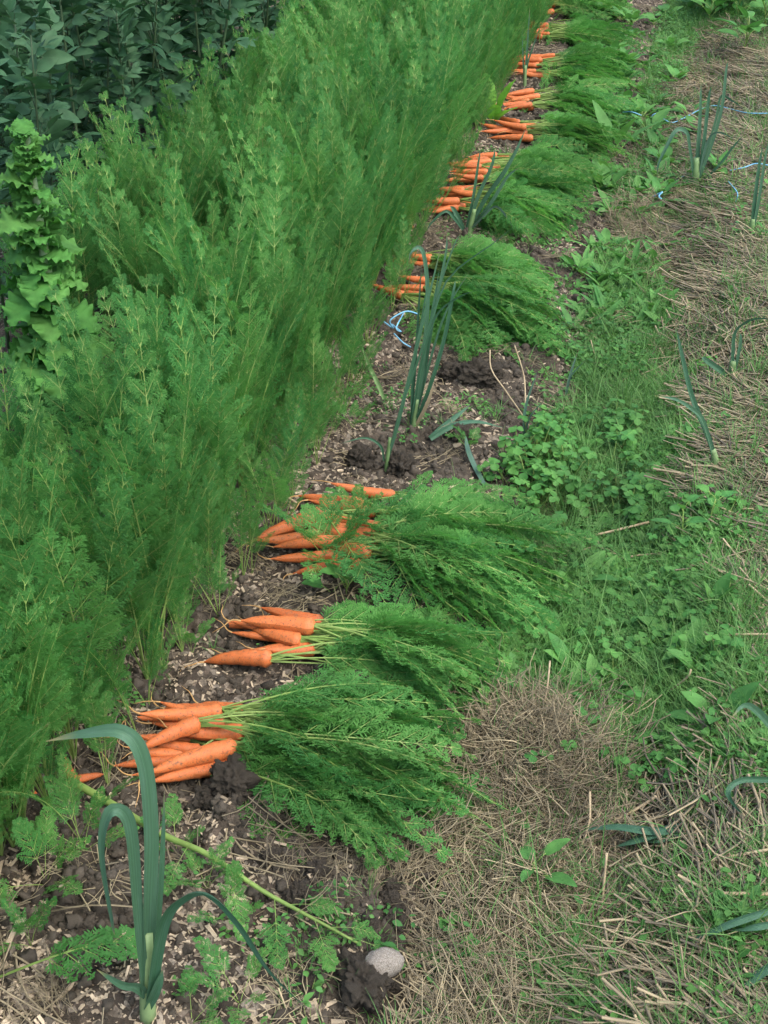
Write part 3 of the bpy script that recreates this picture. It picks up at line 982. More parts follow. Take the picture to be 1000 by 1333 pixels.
# ------------------------------------------------------------------ broad leaves
def blade(mb, L, W, M, curl=.4, fold=.25, ruff=0, teeth=0, nl=9, nw=4, shape=.8, mi=0, rg=random):
    """a leaf along +X in local space, placed with matrix M"""
    ph = rg.uniform(0, 6)
    rows = []
    p = Vector((0, 0, 0)); a = 0
    for i in range(nl + 1):
        t = i / nl
        hw = W * .5 * max(.03, math.sin(math.pi * min(1, t ** shape)) ** .75) if 0 < t < 1 else W * .03
        hw *= 1 + teeth * (math.sin(t * 58 + ph) + .6 * math.sin(t * 23 + ph))
        row = []
        for j in range(-nw, nw + 1):
            c = j / nw
            y = c * hw
            z = abs(c) * hw * fold + ruff * W * abs(c) ** 2 * (math.sin(t * 17 + ph + (1.3 if c > 0 else 0)) * .2 + .25 * math.sin(t * 38 + ph * 2 + (2 if c > 0 else 0)))
            yy = y * (1 + .15 * ruff * math.cos(t * 23 + ph))
            q = p + Vector((-math.sin(a) * -z * 0 + 0, yy, 0)) + Vector((math.sin(a) * z, 0, math.cos(a) * z))
            row.append(M @ q)
        rows.append(row)
        a = curl * (t + 1 / nl)
        p = p + Vector((math.cos(a), 0, -math.sin(a))) * (L / nl)
    mb.grid(rows, mi)

def MX(loc=(0, 0, 0), rot=(0, 0, 0), s=1):
    return Matrix.Translation(loc) @ Euler(rot).to_matrix().to_4x4() @ Matrix.Scale(s, 4)

# broad beans
BEANLEAF = []
for k in range(5):
    rg = random.Random(900 + k)
    mb = MB()
    pts = [Vector((t * .09, 0, .02 * math.sin(t * 2) - .012 * t * t * k * .4)) for t in np.linspace(0, 1, 6)]
    mb.tube(pts, .0014, 4, 1)
    for (t, sd) in ((2, 1), (2, -1), (4, 1), (4, -1), (5, .15), (5, -.35))[:(6 if k % 2 else 5)]:
        blade(mb, rg.uniform(.055, .08), rg.uniform(.028, .040), MX(pts[t], (rg.uniform(-.6, .6), rg.uniform(-.2, .5), sd * rg.uniform(.7, 1.2))), rg.uniform(.1, .7), .25, .05, 0, 6, 2, .75, 0, rg)
    BEANLEAF.append(mb.mesh('bean_leaf', ['bean_leaf', 'bean_stem']))
BEANSTEM = []
for k in range(3):
    rg = random.Random(950 + k)
    pts = [Vector((.03 * math.sin(t * 2 + k) * t, .03 * math.cos(t * 1.5 + k) * t, t * .85)) for t in np.linspace(0, 1, 9)]
    mb = MB()
    mb.tube(pts, [.006 * (1 - .6 * i / 8) for i in range(9)], 5)
    BEANSTEM.append((mb.mesh('bean_stem', ['bean_stem']), pts))
rb = random.Random(44)
nb = 0
y = 3.35
bean_spots = []
for row in range(11):
    x0 = -1.72 - row * .2
    y = 2.8 + row * .34
    while y < 9.3:
        y += rb.uniform(.11, .18)
        bean_spots.append((x0 + rb.gauss(0, .045), y))
for (x, y) in bean_spots:
    if not (in_frame((x, y, .5), 60) or in_frame((x, y, .8), 60)): continue
    u, v = project((x, y, .75))
    if v < -260: continue
    e = new('broad_bean_plant', None, loc=(x, y, tz(x, y) - .01), rot=(rb.gauss(0, .09), rb.gauss(0, .09), rb.uniform(0, 6.28)), scl=rb.uniform(.85, 1.1),
            label='blue-green broad bean plant deeper in the dark bean rows', cat='bean plant', group='broad bean plants')
    if x > -1.83: e['label'] = 'leafy broad bean plant in the front row against the carrots'; e['group'] = 'front row of broad beans'
    sm, pts = BEANSTEM[rb.randrange(3)]
    new('stem', sm, e)
    yaw = rb.uniform(0, 6)
    for k in range(22):
        t = .2 + .8 * k / 21
        i = min(int(t * 8), 7); f = t * 8 - i
        p = pts[i].lerp(pts[i + 1], f)
        yaw += 2.4 + rb.uniform(-.5, .5)
        new('leaf', BEANLEAF[rb.randrange(5)], e, p, (0, -R(25 + 30 * t) + rb.uniform(-.35, .45), yaw), rb.uniform(.62, 1.1) * (1 if k < 18 else .75))

# bolted lettuce
LETT = []
for k in range(6):
    rg = random.Random(1000 + k)
    mb = MB()
    blade(mb, .15, .13, MX(), rg.uniform(.8, 1.8), .12, .26, .04, 40, 6, .60, 0, rg)
    LETT.append(mb.mesh('lettuce_leaf', ['lettuce_leaf']))
def lettuce(base, h, n, label, seed):
    rg = random.Random(seed)
    e = new('bolted_lettuce', None, loc=base, label=label, cat='lettuce')
    mb = MB()
    mb.tube([Vector((0, 0, -.02)), Vector((.01, 0, h * .5)), Vector((0, .01, h))], [.016, .013, .007], 8)
    new('stem', mb.mesh('lettuce_stem', ['leek_shaft']), e)
    yaw = 0
    for k in range(n):
        t = k / (n - 1)
        yaw += 2.399 + rg.uniform(-.3, .3)
        s = (1.0 - .66 * t ** 1.4) * rg.uniform(.55, 1.2)
        new('leaf', LETT[rg.randrange(6)], e, (0, 0, h * (.06 + .94 * t)), (rg.uniform(-.5, .5), -R(18 + 45 * t) + rg.uniform(-.45, .45), yaw + rg.uniform(-.5, .5)), s * 1.05)
    return e
lb = Vector((-1.40, 2.66, 0)); lb.z = tz(lb.x, lb.y)
lettuce(lb, .72, 125, 'tall bolted lettuce with frilly light green leaves beside the carrots', 5)

# yellow-green broad leaves in the row
BROAD = []
for k in range(3):
    rg = random.Random(1100 + k)
    mb = MB()
    mb.tube([(0, 0, 0), (.05, 0, .0), (.10, 0, -.002)], [.004, .0035, .0025], 6, 1)
    blade(mb, .17, .085, MX((.06, 0, 0)), rg.uniform(.1, .5), .25, .08, .02, 12, 4, .8, 0, rg)
    BROAD.append(mb.mesh('broad_leaf', ['chard_leaf', 'leek_shaft']))
cb = at(640, 165)
e = new('broad_leaf_plant', None, loc=cb, label='plant with upright broad yellow-green leaves at the carrot bed edge', cat='plant')
for k, (yw, el, s) in enumerate([(2.6, 80, 1.05), (.4, 70, .9), (3.6, 60, .85), (-.6, 50, .75), (5.0, 55, .7)]):
    new('leaf', BROAD[k % 3], e, (0, 0, -.005), (0, -R(el), yw), s)
dp = Vector((-1.15, 7.0, 0)); dp.z = tz(dp.x, dp.y)
e = new('broad_leaf_plant', None, loc=dp, label='dark broad-leaved weed rising among the far carrot tops', cat='plant')
for k in range(9):
    new('leaf', BEANLEAF[k % 5], e, (0, 0, .25 + .04 * k), (0, -R(30 + 3 * k), 2.4 * k), 1.3)
mb = MB(); mb.tube([(0, 0, -.01), (0, .01, .3), (.01, 0, .6)], [.006, .005, .003], 5)
new('stem', mb.mesh('weed_stem', ['bean_stem']), e)

# ------------------------------------------------------------------ clover and other weeds of the path
CLOVER = []
for k in range(6):
    rg = random.Random(1200 + k)
    h = rg.uniform(.04, .085); lean = rg.uniform(.01, .04)
    mb = MB()
    pts = [Vector((lean * t * t, 0, h * t)) for t in np.linspace(0, 1, 5)]
    mb.tube(pts, [.0012] * 5, 4, 1)
    for j in range(3):
        s = rg.uniform(.014, .021)
        blade(mb, s, s * .98, MX(pts[-1], (rg.uniform(-.2, .2), rg.uniform(-.15, .35), 2.094 * j + rg.uniform(-.2, .2))), .3, .22, 0, 0, 6, 2, 1.15, 0, rg)
    CLOVER.append(mb.mesh('clover_leaf', ['clover_leaf', 'carrot_petiole']))
rc = random.Random(55)
def clover_plant(p, n, label, group, s=1.0):
    e = new('clover_plant', None, loc=p, rot=(0, 0, rc.uniform(0, 6)), label=label, cat='clover', group=group)
    for k in range(n):
        a = rc.uniform(0, 6.28); r = abs(rc.gauss(0, .03))
        new('leaf', CLOVER[rc.randrange(6)], e, (r * math.cos(a), r * math.sin(a), -.006), (rc.gauss(0, .25), rc.gauss(0, .25), rc.uniform(0, 6.28)), s * rc.uniform(.75, 1.2))
for k in range(46):
    u = rc.uniform(655, 860); v = rc.uniform(560, 705)
    if u < 720 and v > 670: continue
    clover_plant(at(u, v), rc.randint(7, 11), 'three-leaved clover in the lush patch beside the seedling bunch', 'clover plants of the lush patch')
for k in range(26):
    u = rc.uniform(820, 960); v = rc.uniform(660, 900)
    clover_plant(at(u, v), rc.randint(4, 8), 'three-leaved clover at the ragged edge of the straw', 'clover plants at the straw edge', .8)
for k in range(22):
    u = rc.uniform(700, 930); v = rc.uniform(840, 1050)
    clover_plant(at(u, v), rc.randint(4, 7), 'small clover growing around the dry hay tussock', 'clover plants around the hay tussock', .75)

WEEDLEAF = []
for k in range(6):
    rg = random.Random(1300 + k)
    mb = MB()
    mb.tube([(0, 0, 0), (.02, 0, .006), (.04, 0, .008)], [.0016, .0013, .001], 4, 1)
    Lw = [(.055, .034), (.075, .03), (.06, .045), (.11, .028), (.05, .03), (.085, .04)][k]
    blade(mb, Lw[0], Lw[1], MX((.034, 0, .007)), rg.uniform(.2, .8), .25, .06, .06 if k == 3 else .02, 8, 3, .72, 0, rg)
    WEEDLEAF.append(mb.mesh('weed_leaf', ['weed_leaf', 'carrot_petiole']))
def rosette(px, n, kinds, label, s=1.0, elev=(15, 55), name='weed', cat='weed', group=None, p=None, stem=0):
    p = p or at(*px)
    e = new(name, None, loc=p, rot=(0, 0, rc.uniform(0, 6.28)), label=label, cat=cat, group=group)
    if stem:
        mb = MB(); mb.tube([(0, 0, -.01), (.004, 0, stem * .5), (0, .004, stem)], [.002, .0018, .0012], 5)
        new('stem', mb.mesh('weed_stem', ['carrot_petiole']), e)
    for k in range(n):
        z = stem * (.15 + .85 * k / max(1, n - 1)) if stem else -.004
        new('leaf', WEEDLEAF[rc.choice(kinds)], e, (0, 0, z), (rc.gauss(0, .2), -R(rc.uniform(*elev)), 2.399 * k + rc.uniform(-.3, .3)), s * rc.uniform(.75, 1.2))
    return e
rosette((695, 1160), 6, [2, 5], 'small broad-leaved bindweed sprouting from the straw path', .62, (15, 60), 'bindweed_plant', 'bindweed', stem=.06)
rosette((720, 1168), 4, [0, 2], 'low seedling beside the bindweed on the straw', .5, name='seedling', cat='seedling')
rosette((928, 800), 5, [3, 5], 'upright dock with one long pointed leaf', .7, (40, 80), 'dock_plant', 'dock')
rosette((882, 720), 9, [2, 5], 'tall leafy weed with round leaves beside the straw', .6, (10, 50), stem=.11)
rosette((925, 690), 6, [2, 0], 'small round-leaved weed leaning over the straw', .6, (10, 50), stem=.08)
rosette((800, 205), 4, [3, 3], 'long pale dock leaves among the far carrot tops', 1.5, (25, 70), 'dock_plant', 'dock')
rosette((845, 268), 4, [3], 'low dock with long leaves beside the blue twine loop', 1.4, (5, 25), 'dock_plant', 'dock')
rosette((450, 775), 6, [0, 4], 'small green seedling between two carrot bunches', .8, (20, 60), 'seedling', 'seedling', stem=.04)
rosette((432, 772), 2, [2], 'single round-leaved sprout beside the seedbed seedling', .75, (20, 50), 'seedling', 'seedling')
for k in range(48):
    u = rc.uniform(745, 875); v = rc.uniform(325, 440)
    rosette((u, v), rc.randint(6, 9), [3, 1, 5, 3], 'dandelion-like rosette in the lush middle stretch of the path', rc.uniform(.5, .8), (15, 60), 'dandelion_plant', 'dandelion', 'dandelion rosettes of the path')
for k in range(60):
    u = rc.uniform(770, 880) + rc.uniform(-10, 60) * (k % 3 == 0); v = rc.uniform(5, 290)
    rosette((u, v), rc.randint(6, 9), [0, 1, 2, 5], 'leafy weed crowding the far end of the path', rc.uniform(.75, 1.2), (15, 60), 'weed', 'weed', 'weeds of the far path')
for k in range(26):
    u = rc.uniform(905, 1010); v = rc.uniform(-20, 75 if k % 2 else 30)
    rosette((u, v), 9, [1, 2, 5], 'bushy weed on the far straw bed', 1.6, (15, 70), 'weed', 'weed', 'bushy weeds of the far straw bed', stem=.12)
for k in range(40):
    u = rc.uniform(690, 950); v = rc.uniform(740, 1000)
    rosette((u, v), rc.randint(4, 7), [0, 1, 4, 5], 'low weed growing in the short grass of the path', rc.uniform(.55, .95), (15, 60), 'weed', 'weed', 'low weeds of the near path')

# small carrot seedlings
def seedling_carrot(px, n, label, s, p=None):
    p = p or at(*px)
    e = new('carrot_seedling', None, loc=p, rot=(0, 0, rc.uniform(0, 6)), label=label, cat='carrot seedling')
    for k in range(n):
        new('frond', SMALL[rc.randrange(5)], e, (0, 0, -.003), (0, R(rc.uniform(-4, 32)), 2.399 * k), s * (.72 if n < 7 else 1) * rc.uniform(.75, 1.15))
    return e
seedling_carrot((430, 738), 8, 'carrot seedling with yellowing stems in front of a carrot bunch', 1.05)
seedling_carrot((312, 1305), 5, 'small feathery carrot seedling beside the leek base', .7)
seedling_carrot((270, 1160), 5, 'feathery carrot seedling behind the bent leek leaf', .75)
seedling_carrot((230, 1110), 4, 'tiny carrot seedling under the fallen stalk', .65)
seedling_carrot((300, 1200), 3, 'spare carrot seedling right of the leek shaft', .7)
seedling_carrot((40, 1230), 4, 'low carrot seedling at the chip edge beside the leek', .75)
seedling_carrot((250, 1330), 4, 'feathery seedling in front of the leek', .7)
seedling_carrot((460, 560), 5, 'carrot seedling on the soil near the thin leeks', .7)
seedling_carrot((610, 590), 4, 'carrot seedling at the clover edge', .6)
seedling_carrot((250, 850), 4, 'spindly seedling at the foot of the carrot bed', .55)
seedling_carrot((470, 690), 6, 'dark green carrot seedling standing over the carrot bunch', .8)
seedling_carrot((110, 1110), 5, 'feathery carrot seedling left of the leek bend', .9)
seedling_carrot((60, 1150), 5, 'carrot seedling at the near corner of the bed', 1.0)

# a carrot that ran to stalk, lying on the soil
def long_stalk():
    b = at(100, 1020)
    e = new('bolted_carrot', None, loc=b, label='carrot with a long pale flower stalk lying across the wood chips', cat='carrot')
    pts = [at(u, v, dz) - b for u, v, dz in [(92, 1018, .012), (150, 1050, .022), (215, 1090, .03), (270, 1118, .035), (340, 1160, .03), (400, 1195, .025), (470, 1240, .012)]]
    path = smooth_path(pts, 22)
    mb = MB(); mb.tube(path, [.0072 * (1 - .75 * k / 21) for k in range(22)], 7)
    new('stalk', mb.mesh('flower_stalk', ['carrot_petiole']), e)
    for k, (t, yw, s) in enumerate([(12, -.8, .6), (15, -.9, .65), (16, .4, .45), (18, -.8, .6), (19, .4, .45), (20, .1, .5), (9, -1.2, .5)]):
        d = path[min(t + 1, 21)] - path[t - 1]
        new('frond', SMALL[k % 5], e, path[t], (0, R(68), math.atan2(d.y, d.x) + yw), s)
    me, end = ROOTS[2]
    for tu, tv, cu, cv, rad in ((82, 994, 96, 1016, .008), (135, 1010, 100, 1016, .0075)):
        t_ = at(tu, tv, .012) - b; c_ = at(cu, cv, .014) - b
        d = c_ - t_
        new('root', me, e, c_, (0, 0, math.atan2(d.y, d.x)), (d.length, rad / .108, rad / .108))
long_stalk()
fb = at(-20, 1285)
e = new('fallen_carrot_frond', None, loc=fb, label='loose carrot frond hanging over the chips behind the leek', cat='carrot frond')
p1 = at(210, 1225, .02)
path = smooth_path([fb + Vector((0, 0, .01)), at(100, 1245, .05), p1], 12)
fm = frond_mesh('loose_frond', [p - fb for p in path], .2, .3, 8, .065, 77, leafmat='carrot_leaf_cut', droop=.3)
new('frond', fm, e)

# ------------------------------------------------------------------ earth clods, stone
def clod_mesh(seed, sub=4, rough=.30):
    import bmesh
    rg = random.Random(seed)
    bm = bmesh.new()
    bmesh.ops.create_icosphere(bm, subdivisions=sub, radius=1)
    o = Vector((rg.uniform(0, 50), rg.uniform(0, 50), rg.uniform(0, 50)))
    from mathutils import noise as mn
    for v in bm.verts:
        d = v.co.normalized()
        f = 1 + rough * mn.noise(d * 1.6 + o) + rough * .7 * mn.noise(d * 3.7 + o) + rough * .45 * mn.noise(d * 8.5 + o) + rough * .28 * mn.noise(d * 18 + o)
        v.co = d * f
    me = bpy.data.meshes.new('soil_clod')
    bm.to_mesh(me); bm.free()
    me.polygons.foreach_set('use_smooth', [True] * len(me.polygons))
    return me
CLODS = []
for k in range(4):
    me = clod_mesh(1400 + k, 5, .48); me.materials.append(MAT['clod']); CLODS.append(me)
def clod(px, size, label, k, dz=0):
    p = at(*px)
    return new('soil_clod', CLODS[k % 4], None, (p.x, p.y, p.z + size[2] * .45 + dz), (0, 0, rc.uniform(0, 6)), size, label=label, cat='soil clod')
clod((305, 1035), (.040, .034, .034), 'big dark earth clod against the carrot tops of the near bunch', 0)
clod((272, 1045), (.024, .022, .020), 'smaller dark clod leaning on the big clod', 1)
clod((470, 897), (.028, .024, .024), 'dark clod under the tops of the wood chip bunch', 2)
clod((500, 905), (.018, .018, .014), 'little clod beside the carrot tops on the chips', 3)
clod((560, 765), (.055, .036, .028), 'broad root-threaded clod below the seedling bunch tops', 1)
clod((515, 755), (.03, .025, .022), 'lumpy clod at the crown of the seedling bunch', 3)
clod((470, 605), (.035, .03, .03), 'dark clod at the foot of the thin leek', 2)
clod((520, 612), (.034, .028, .028), 'rounded clod behind the seedling bunch tops', 0)
clod((625, 497), (.055, .04, .035), 'brown clod in front of the big carrot top heap', 1)
clod((590, 492), (.035, .03, .025), 'flat brown clod right of the thin leeks', 3)
clod((600, 570), (.03, .025, .02), 'clod at the soil edge by the clover', 2)
clod((475, 1290), (.045, .034, .030), 'dark crumbly clod under the pale stone', 0)
clod((720, 160), (.06, .05, .03), 'dark clod beside the far carrot bunch', 1)
for k in range(22):
    u = rc.uniform(290, 520); v = rc.uniform(1060, 1290)
    if u < 330 and v > 1150: continue
    s = rc.uniform(.010, .02)
    p = at(u, v)
    new('soil_clod', CLODS[k % 4], None, (p.x, p.y, p.z + s * .3), (0, 0, rc.uniform(0, 6)), (s, s * rc.uniform(.7, 1), s * .8), label='small earth crumb in the dug dark soil below the near bunch', cat='soil clod', group='small clods of the dug soil')
stm = clod_mesh(1500, 4, .10); stm.name = 'pale_stone'; stm.materials.append(MAT['stone'])
sp_ = at(500, 1275)
new('stone', stm, None, (sp_.x, sp_.y, sp_.z + .022), (0, .2, .6), (.030, .022, .022), label='pale rounded stone half sunk in dark soil', cat='stone')

# ------------------------------------------------------------------ blue twine, dry stalks
def cord(pxs, label, r=.0026, name='twine', cat='twine', mat='twine', n=30):
    pts = [at(u, v, dz) for u, v, dz in pxs]
    b = pts[0].copy()
    mb = MB(); mb.tube([p - b for p in smooth_path(pts, n)], r * (.62 if name == 'twine' else 1), 6)
    return new(name, mb.mesh(name, [mat]), None, b, label=label, cat=cat)
cord([(500, 422, .02), (512, 430, .02), (508, 422, .04), (528, 412, .06), (546, 413, .06)], 'loose blue twine end lying by the thin leeks', .0035)
cord([(510, 425, .03), (522, 432, .03), (516, 428, .05), (525, 411, .05)], 'short blue twine loop beside the carrot bed', .003)
cord([(513, 437, .02), (524, 444, .03), (535, 452, .012)], 'blue twine scrap pointing to the thin leek clump', .003)
cord([(810, 147, .03), (822, 146, .06), (835, 150, .05)], 'short blue twine piece in the far weeds', .004)
cord([(850, 158, .02), (849, 150, .05), (856, 147, .06), (864, 154, .05), (876, 159, .03), (893, 152, .03), (910, 144, .04), (930, 138, .05), (950, 141, .04), (975, 147, .03), (1010, 148, .03)], 'long curling blue twine stretched across the far straw', .0035, n=50)
cord([(872, 240, .02), (886, 232, .03), (898, 226, .02)], 'blue twine bit at the foot of the leek clump', .004)
cord([(848, 258, .02), (862, 251, .05), (858, 257, .04), (868, 265, .03)], 'kinked blue twine loop on the bare earth', .0045)
cord([(848, 269, .012), (855, 271, .02), (862, 269, .01)], 'stub of blue twine under the kinked loop', .0045)
cord([(950, 222, .02), (970, 218, .03), (985, 213, .04), (1005, 216, .04)], 'blue twine running off behind the narrow leek', .0035)
cord([(948, 236, .02), (960, 250, .05), (958, 262, .02)], 'pale twine bent over a straw leek leaf', .003)

def stalk(pxs, label, r=.0018, mat='dry_stem'):
    return cord(pxs, label, r, 'dry_stalk', 'dry stalk', mat, 14)
stalk([(707, 592, .01), (690, 555, .03), (660, 515, .08), (640, 480, .12), (638, 455, .15)], 'forked dry brown stem leaning over the clover')
stalk([(684, 530, .01), (682, 490, .06), (670, 450, .12)], 'thin curved dry stem before the carrot top heap')
stalk([(740, 702, .02), (790, 692, .04), (845, 679, .05)], 'bleached dry stalk lying on the clover edge', .0028)
stalk([(760, 698, .02), (820, 696, .02), (875, 697, .02)], 'grey dry twig under the bleached stalk', .0022, 'dark_twig')
stalk([(787, 1226, .01), (785, 1170, .03), (790, 1110, .10)], 'stiff pale straw standing upright on the path', .0022)
stalk([(740, 1140, .01), (766, 1075, .05), (768, 1030, .08)], 'bent straw standing beside the lying leek', .002)
stalk([(785, 1075, .02), (830, 1050, .04), (855, 1035, .05)], 'thick yellow straw above the lying leek', .0028)
stalk([(880, 1167, .02), (940, 1165, .03), (1010, 1164, .03)], 'grey flattened stalk on the straw', .003)
stalk([(815, 1180, .02), (900, 1130, .03), (1010, 1105, .03)], 'long diagonal straw on the near straw bed', .0025)
stalk([(870, 900, .02), (895, 880, .06), (900, 870, .07)], 'dry straw kinked above the weeds', .002)
stalk([(810, 805, .02), (830, 850, .03), (838, 870, .03)], 'pale dead grass stem in the short grass', .0022)
stalk([(770, 735, .03), (860, 720, .04), (960, 750, .04), (1005, 770, .03)], 'long arching straw over the weeds', .002)
stalk([(905, 827, .02), (960, 826, .03), (1010, 825, .03)], 'straight dark straw over the green edge', .0022)
stalk([(630, 890, .01), (650, 930, .03), (655, 955, .03)], 'dry stem at the edge of the hay tussock', .002)
stalk([(705, 935, .02), (712, 900, .07), (716, 860, .10)], 'pale stem rising from the hay tussock', .0018)
stalk([(826, 270, .02), (845, 295, .04), (870, 330, .02)], 'thin dark twig on the bare earth', .003, 'dark_twig')
stalk([(610, 960, .01), (560, 985, .01), (545, 1005, .01)], 'dark root lying at the soil edge', .002, 'dark_twig')
stalk([(360, 634, .02), (372, 645, .03), (386, 655, .03)], 'flat grey wood splinter leaning at the carrot tips', .0035)

# ------------------------------------------------------------------ wood chips
def chip_mesh(seed):
    rg = random.Random(seed)
    L = rg.uniform(.5, 1.3); W = rg.uniform(.18, .5); T = rg.uniform(.06, .2)
    c = []
    for sx in (-1, 1):
        for sy in (-1, 1):
            for sz in (-1, 1):
                c.append(Vector((sx * L * .5 * rg.uniform(.65, 1.1), sy * W * .5 * rg.uniform(.6, 1.1), sz * T * .5 * rg.uniform(.5, 1.2) + .12 * sx * rg.uniform(-.5, .5))))
    mb = MB()
    for q in ((0, 1, 3, 2), (4, 6, 7, 5), (0, 4, 5, 1), (2, 3, 7, 6), (0, 2, 6, 4), (1, 5, 7, 3)):
        mb.face([c[i] for i in q])
    return mb.mesh('wood_chip', ['chip'], smooth=False)
CHIPS = [chip_mesh(1600 + k) for k in range(12)]
cp = sample(20000, -1.0, -.22, .95, 9.5, lambda x, y: np.clip(chip_amt(x, y) * .95 + .06 * soil_mask(x, y), 0, 1))
csz = NPR.gamma(3, .0025, len(cp)) + .003
csz = np.clip(csz, .005, .030)
cro = np.stack([NPR.normal(0, .45, len(cp)), NPR.normal(0, .4, len(cp)), NPR.uniform(0, 6.28, len(cp))], -1)
cix = NPR.randint(0, 12, len(cp))
cp[:, 2] += csz * .12
score = []
for k in range(len(cp)):
    d = math.hypot(cp[k][1], cp[k][0])
    ok = cp[k][1] < 3.2 and in_frame(cp[k], -5) and cp[k][0] > -.86
    score.append(csz[k] / math.sqrt(d * d + 1.6 ** 2) if ok else 0)
top = set(np.argsort(score)[::-1][:300].tolist())
for k in sorted(top):
    new('wood_chip', CHIPS[cix[k]], None, cp[k], cro[k], float(csz[k]), label='pale wood chip lying on the dark soil by the carrots', cat='wood chip', group='wood chips of the mulch')
rest = np.array([k not in top for k in range(len(cp))])
scatter('wood_chip_mulch', CHIPS, cp[rest], cro[rest], csz[rest], cix[rest], 'fine pale wood chip mulch covering the soil strip', 'mulch')

CRUMB = []
for k in range(6):
    me = clod_mesh(1700 + k, 2, .75); me.name = 'crumb'; me.materials.append(MAT['crumb']); CRUMB.append(me)
q = sample(13000, -1.0, -.2, .95, 8, lambda x, y: soil_mask(x, y) * (1 - .7 * chip_amt(x, y)))
s_ = np.clip(NPR.gamma(1.4, .0024, len(q)) + .0015, .0015, .012)
scatter('soil_crumbs', CRUMB, q, NPR.uniform(0, 6.28, (len(q), 3)), s_, NPR.randint(0, 6, len(q)), 'loose dark soil crumbs on the bed edge', 'soil')

# ------------------------------------------------------------------ grass, low cover, straw, hay
def grass_mesh(seed, n, h0, h1, sp, wd):
    rg = random.Random(seed)
    mb = MB()
    for k in range(n):
        a = rg.uniform(0, 6.28); L = rg.uniform(h0, h1); ln = rg.uniform(.1, .5); bd = rg.uniform(.3, 1.5)
        r0 = rg.uniform(0, sp); b0 = rg.uniform(0, 6.28)
        p = Vector((r0 * math.cos(b0), r0 * math.sin(b0), -.004))
        dr = Vector((math.cos(a), math.sin(a), 0)); sd = Vector((-math.sin(a), math.cos(a), 0))
        pts = [p]
        for j in range(4):
            e = ln + bd * ((j + 1) / 4)
            p = p + (dr * math.sin(e) + Vector((0, 0, 1)) * math.cos(e)) * (L / 4)
            pts.append(p)
        w_ = wd * rg.uniform(.7, 1.3) * .5
        mb.grid([[pts[j] - sd * w_ * (1 - j / 4.3), pts[j] + sd * w_ * (1 - j / 4.3)] for j in range(5)])
    return mb.mesh('grass_tuft', ['grass'])
GR = [grass_mesh(1800 + k, 10, .035, .10, .02, .0026) for k in range(5)] + [grass_mesh(1810 + k, 6, .08, .17, .015, .003) for k in range(3)]
q = sample(15000, -.42, .55, .95, 9.5, lambda x, y: np.clip(green_amt(x, y), 0.15, 1) * (1 - .9 * soil_mask(x, y)))
scatter('path_grass', GR, q, np.stack([NPR.normal(0, .2, len(q)), NPR.normal(0, .2, len(q)), NPR.uniform(0, 6.28, len(q))], -1),
        NPR.uniform(.6, 1.15, len(q)), np.where(NPR.uniform(0, 1, len(q)) < .9, NPR.randint(0, 5, len(q)), NPR.randint(5, 8, len(q))), 'short green grass covering the path beside the carrot row', 'grass')

def cover_mesh(seed):
    rg = random.Random(seed)
    mb = MB()
    for k in range(16):
        a = rg.uniform(0, 6.28); r = .04 * math.sqrt(rg.uniform(0, 1)); h = rg.uniform(.008, .035)
        p = Vector((r * math.cos(a), r * math.sin(a), h))
        mb.face([p * .6 - Vector((0, 0, .01)), p * .6 - Vector((.0008, 0, .01)), p], 1)
        L = rg.uniform(.010, .020)
        blade(mb, L, L * rg.uniform(.45, .7), MX(p, (rg.uniform(-.4, .4), rg.uniform(-.5, .5), rg.uniform(0, 6.28))), .3, .2, 0, 0, 3, 1, .8, 0, rg)
    return mb.mesh('ground_cover', ['weed_leaf', 'carrot_petiole'])
CV = [cover_mesh(1900 + k) for k in range(6)]
q = sample(4200, -.40, .5, .95, 9.5, lambda x, y: np.clip(green_amt(x, y) * sstep(.38, .55, fbm(x * 4, y * 4, 91, 3)), 0.01, 1))
scatter('low_ground_cover', CV, q, np.stack([NPR.normal(0, .15, len(q)), NPR.normal(0, .15, len(q)), NPR.uniform(0, 6.28, len(q))], -1), NPR.uniform(.7, 1.3, len(q)), NPR.randint(0, 6, len(q)), 'low small-leaved green ground cover between the path grasses', 'ground cover')
q = sample(420, -.95, -.3, .95, 6, lambda x, y: soil_mask(x, y) * sstep(.5, .62, fbm(x * 4, y * 4, 97, 3)) + .01)
scatter('soil_weeds', CV + GR[:2], q, np.stack([NPR.normal(0, .15, len(q)), NPR.normal(0, .15, len(q)), NPR.uniform(0, 6.28, len(q))], -1), NPR.uniform(.4, .8, len(q)), NPR.randint(0, 8, len(q)), 'tiny green weeds sprinkled over the soil strip', 'weeds')

def straw_mesh(seed, n, l0, l1, r0, r1, spread, curve, mat, lift=.02):
    rg = random.Random(seed)
    mb = MB()
    for k in range(n):
        a = rg.gauss(0, spread); L = rg.uniform(l0, l1); r = rg.uniform(r0, r1)
        c = Vector((rg.uniform(-.06, .06), rg.uniform(-.06, .06), rg.uniform(.002, lift)))
        d = Vector((math.cos(a), math.sin(a), rg.gauss(0, .10)))
        s = Vector((-d.y, d.x, 0))
        cv = rg.gauss(0, curve); cz = rg.gauss(0, curve * .5)
        pts = [c + d * (L * (t - .5)) + (s * cv + Vector((0, 0, cz))) * L * ((t - .5) ** 2 * 4 - .3) for t in (0, .25, .5, .75, 1)]
        mb.tube(pts, r, 3, 0, False)
    return mb.mesh('straw_wisp', [mat])
STRAW = [straw_mesh(2000 + k, 13, .05, .22, .0007, .0028, .5, .11, 'straw') for k in range(8)]
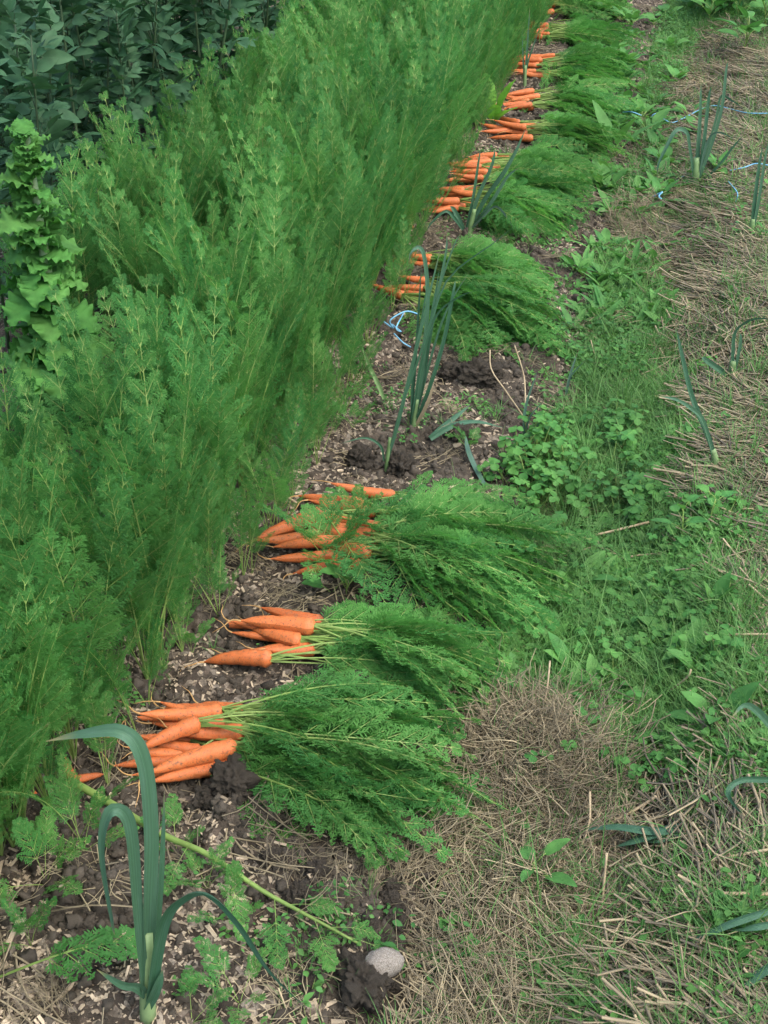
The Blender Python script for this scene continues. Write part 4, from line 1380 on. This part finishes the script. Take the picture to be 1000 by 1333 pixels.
HAY = [straw_mesh(2100 + k, 24, .05, .15, .0005, .0011, .8, .22, 'hay', .035) for k in range(6)]
def lay(n, box, fn, smin, smax, meshes, name, label, cat, tilt=.08, base_dir=-35):
    q = sample(n, *box, fn)
    ang = R(base_dir) + (fbm(q[:, 0] * 3, q[:, 1] * 3, 61, 2) - .4) * 4.5 + NPR.normal(0, .35, len(q))
    scatter(name, meshes, q, np.stack([NPR.normal(0, tilt, len(q)), NPR.normal(0, tilt, len(q)), ang], -1), NPR.uniform(smin, smax, len(q)), NPR.randint(0, len(meshes), len(q)), label, cat)
lay(4800, (-.32, .75, .9, 9.5), lambda x, y: np.clip(straw_amt(x, y), 0, 1), .6, 1.1, STRAW, 'straw_mulch', 'layer of loose dry straw mulch over the leek bed', 'straw')
lay(1100, (-.36, .3, .9, 5), lambda x, y: np.clip(straw_amt(x, y) * sstep(.03, -.06, x) + blob(x, y, STRAW_BLOBS[:5]), 0, 1) * (1 - .92 * soil_mask(x, y)), .6, 1.05, HAY, 'path_hay', 'fine dry hay and dead grass matted on the near path', 'hay', .3)
q = sample(260, -.32, -.02, 1.66, 2.0, lambda x, y: blob(x, y, [(695, 985, .085)]))
scatter('hay_tussock', HAY, q, np.stack([NPR.normal(0, .55, len(q)), NPR.normal(0, .55, len(q)), NPR.uniform(0, 6.28, len(q))], -1), NPR.uniform(.6, 1.0, len(q)), NPR.randint(0, 6, len(q)), 'dry hay tussock heaped on the path beside the near bunch', 'hay')
lay(500, (-.9, .0, 1.0, 8), lambda x, y: soil_mask(x, y) * .15 + green_amt(x, y) * .8, .4, .8, HAY[:3] + STRAW[:2], 'scattered_straw', 'stray dry straws scattered over soil and grass', 'straw', .15)

q = sample(1600, -3.6, -1.5, 1.8, 8, lambda x, y: np.ones_like(x))
scatter('bean_row_weeds', CV + GR, q, np.stack([NPR.normal(0, .15, len(q)), NPR.normal(0, .15, len(q)), NPR.uniform(0, 6.28, len(q))], -1), NPR.uniform(.9, 1.6, len(q)), NPR.randint(0, 14, len(q)), 'green weeds covering the soil under the bean plants', 'weeds')
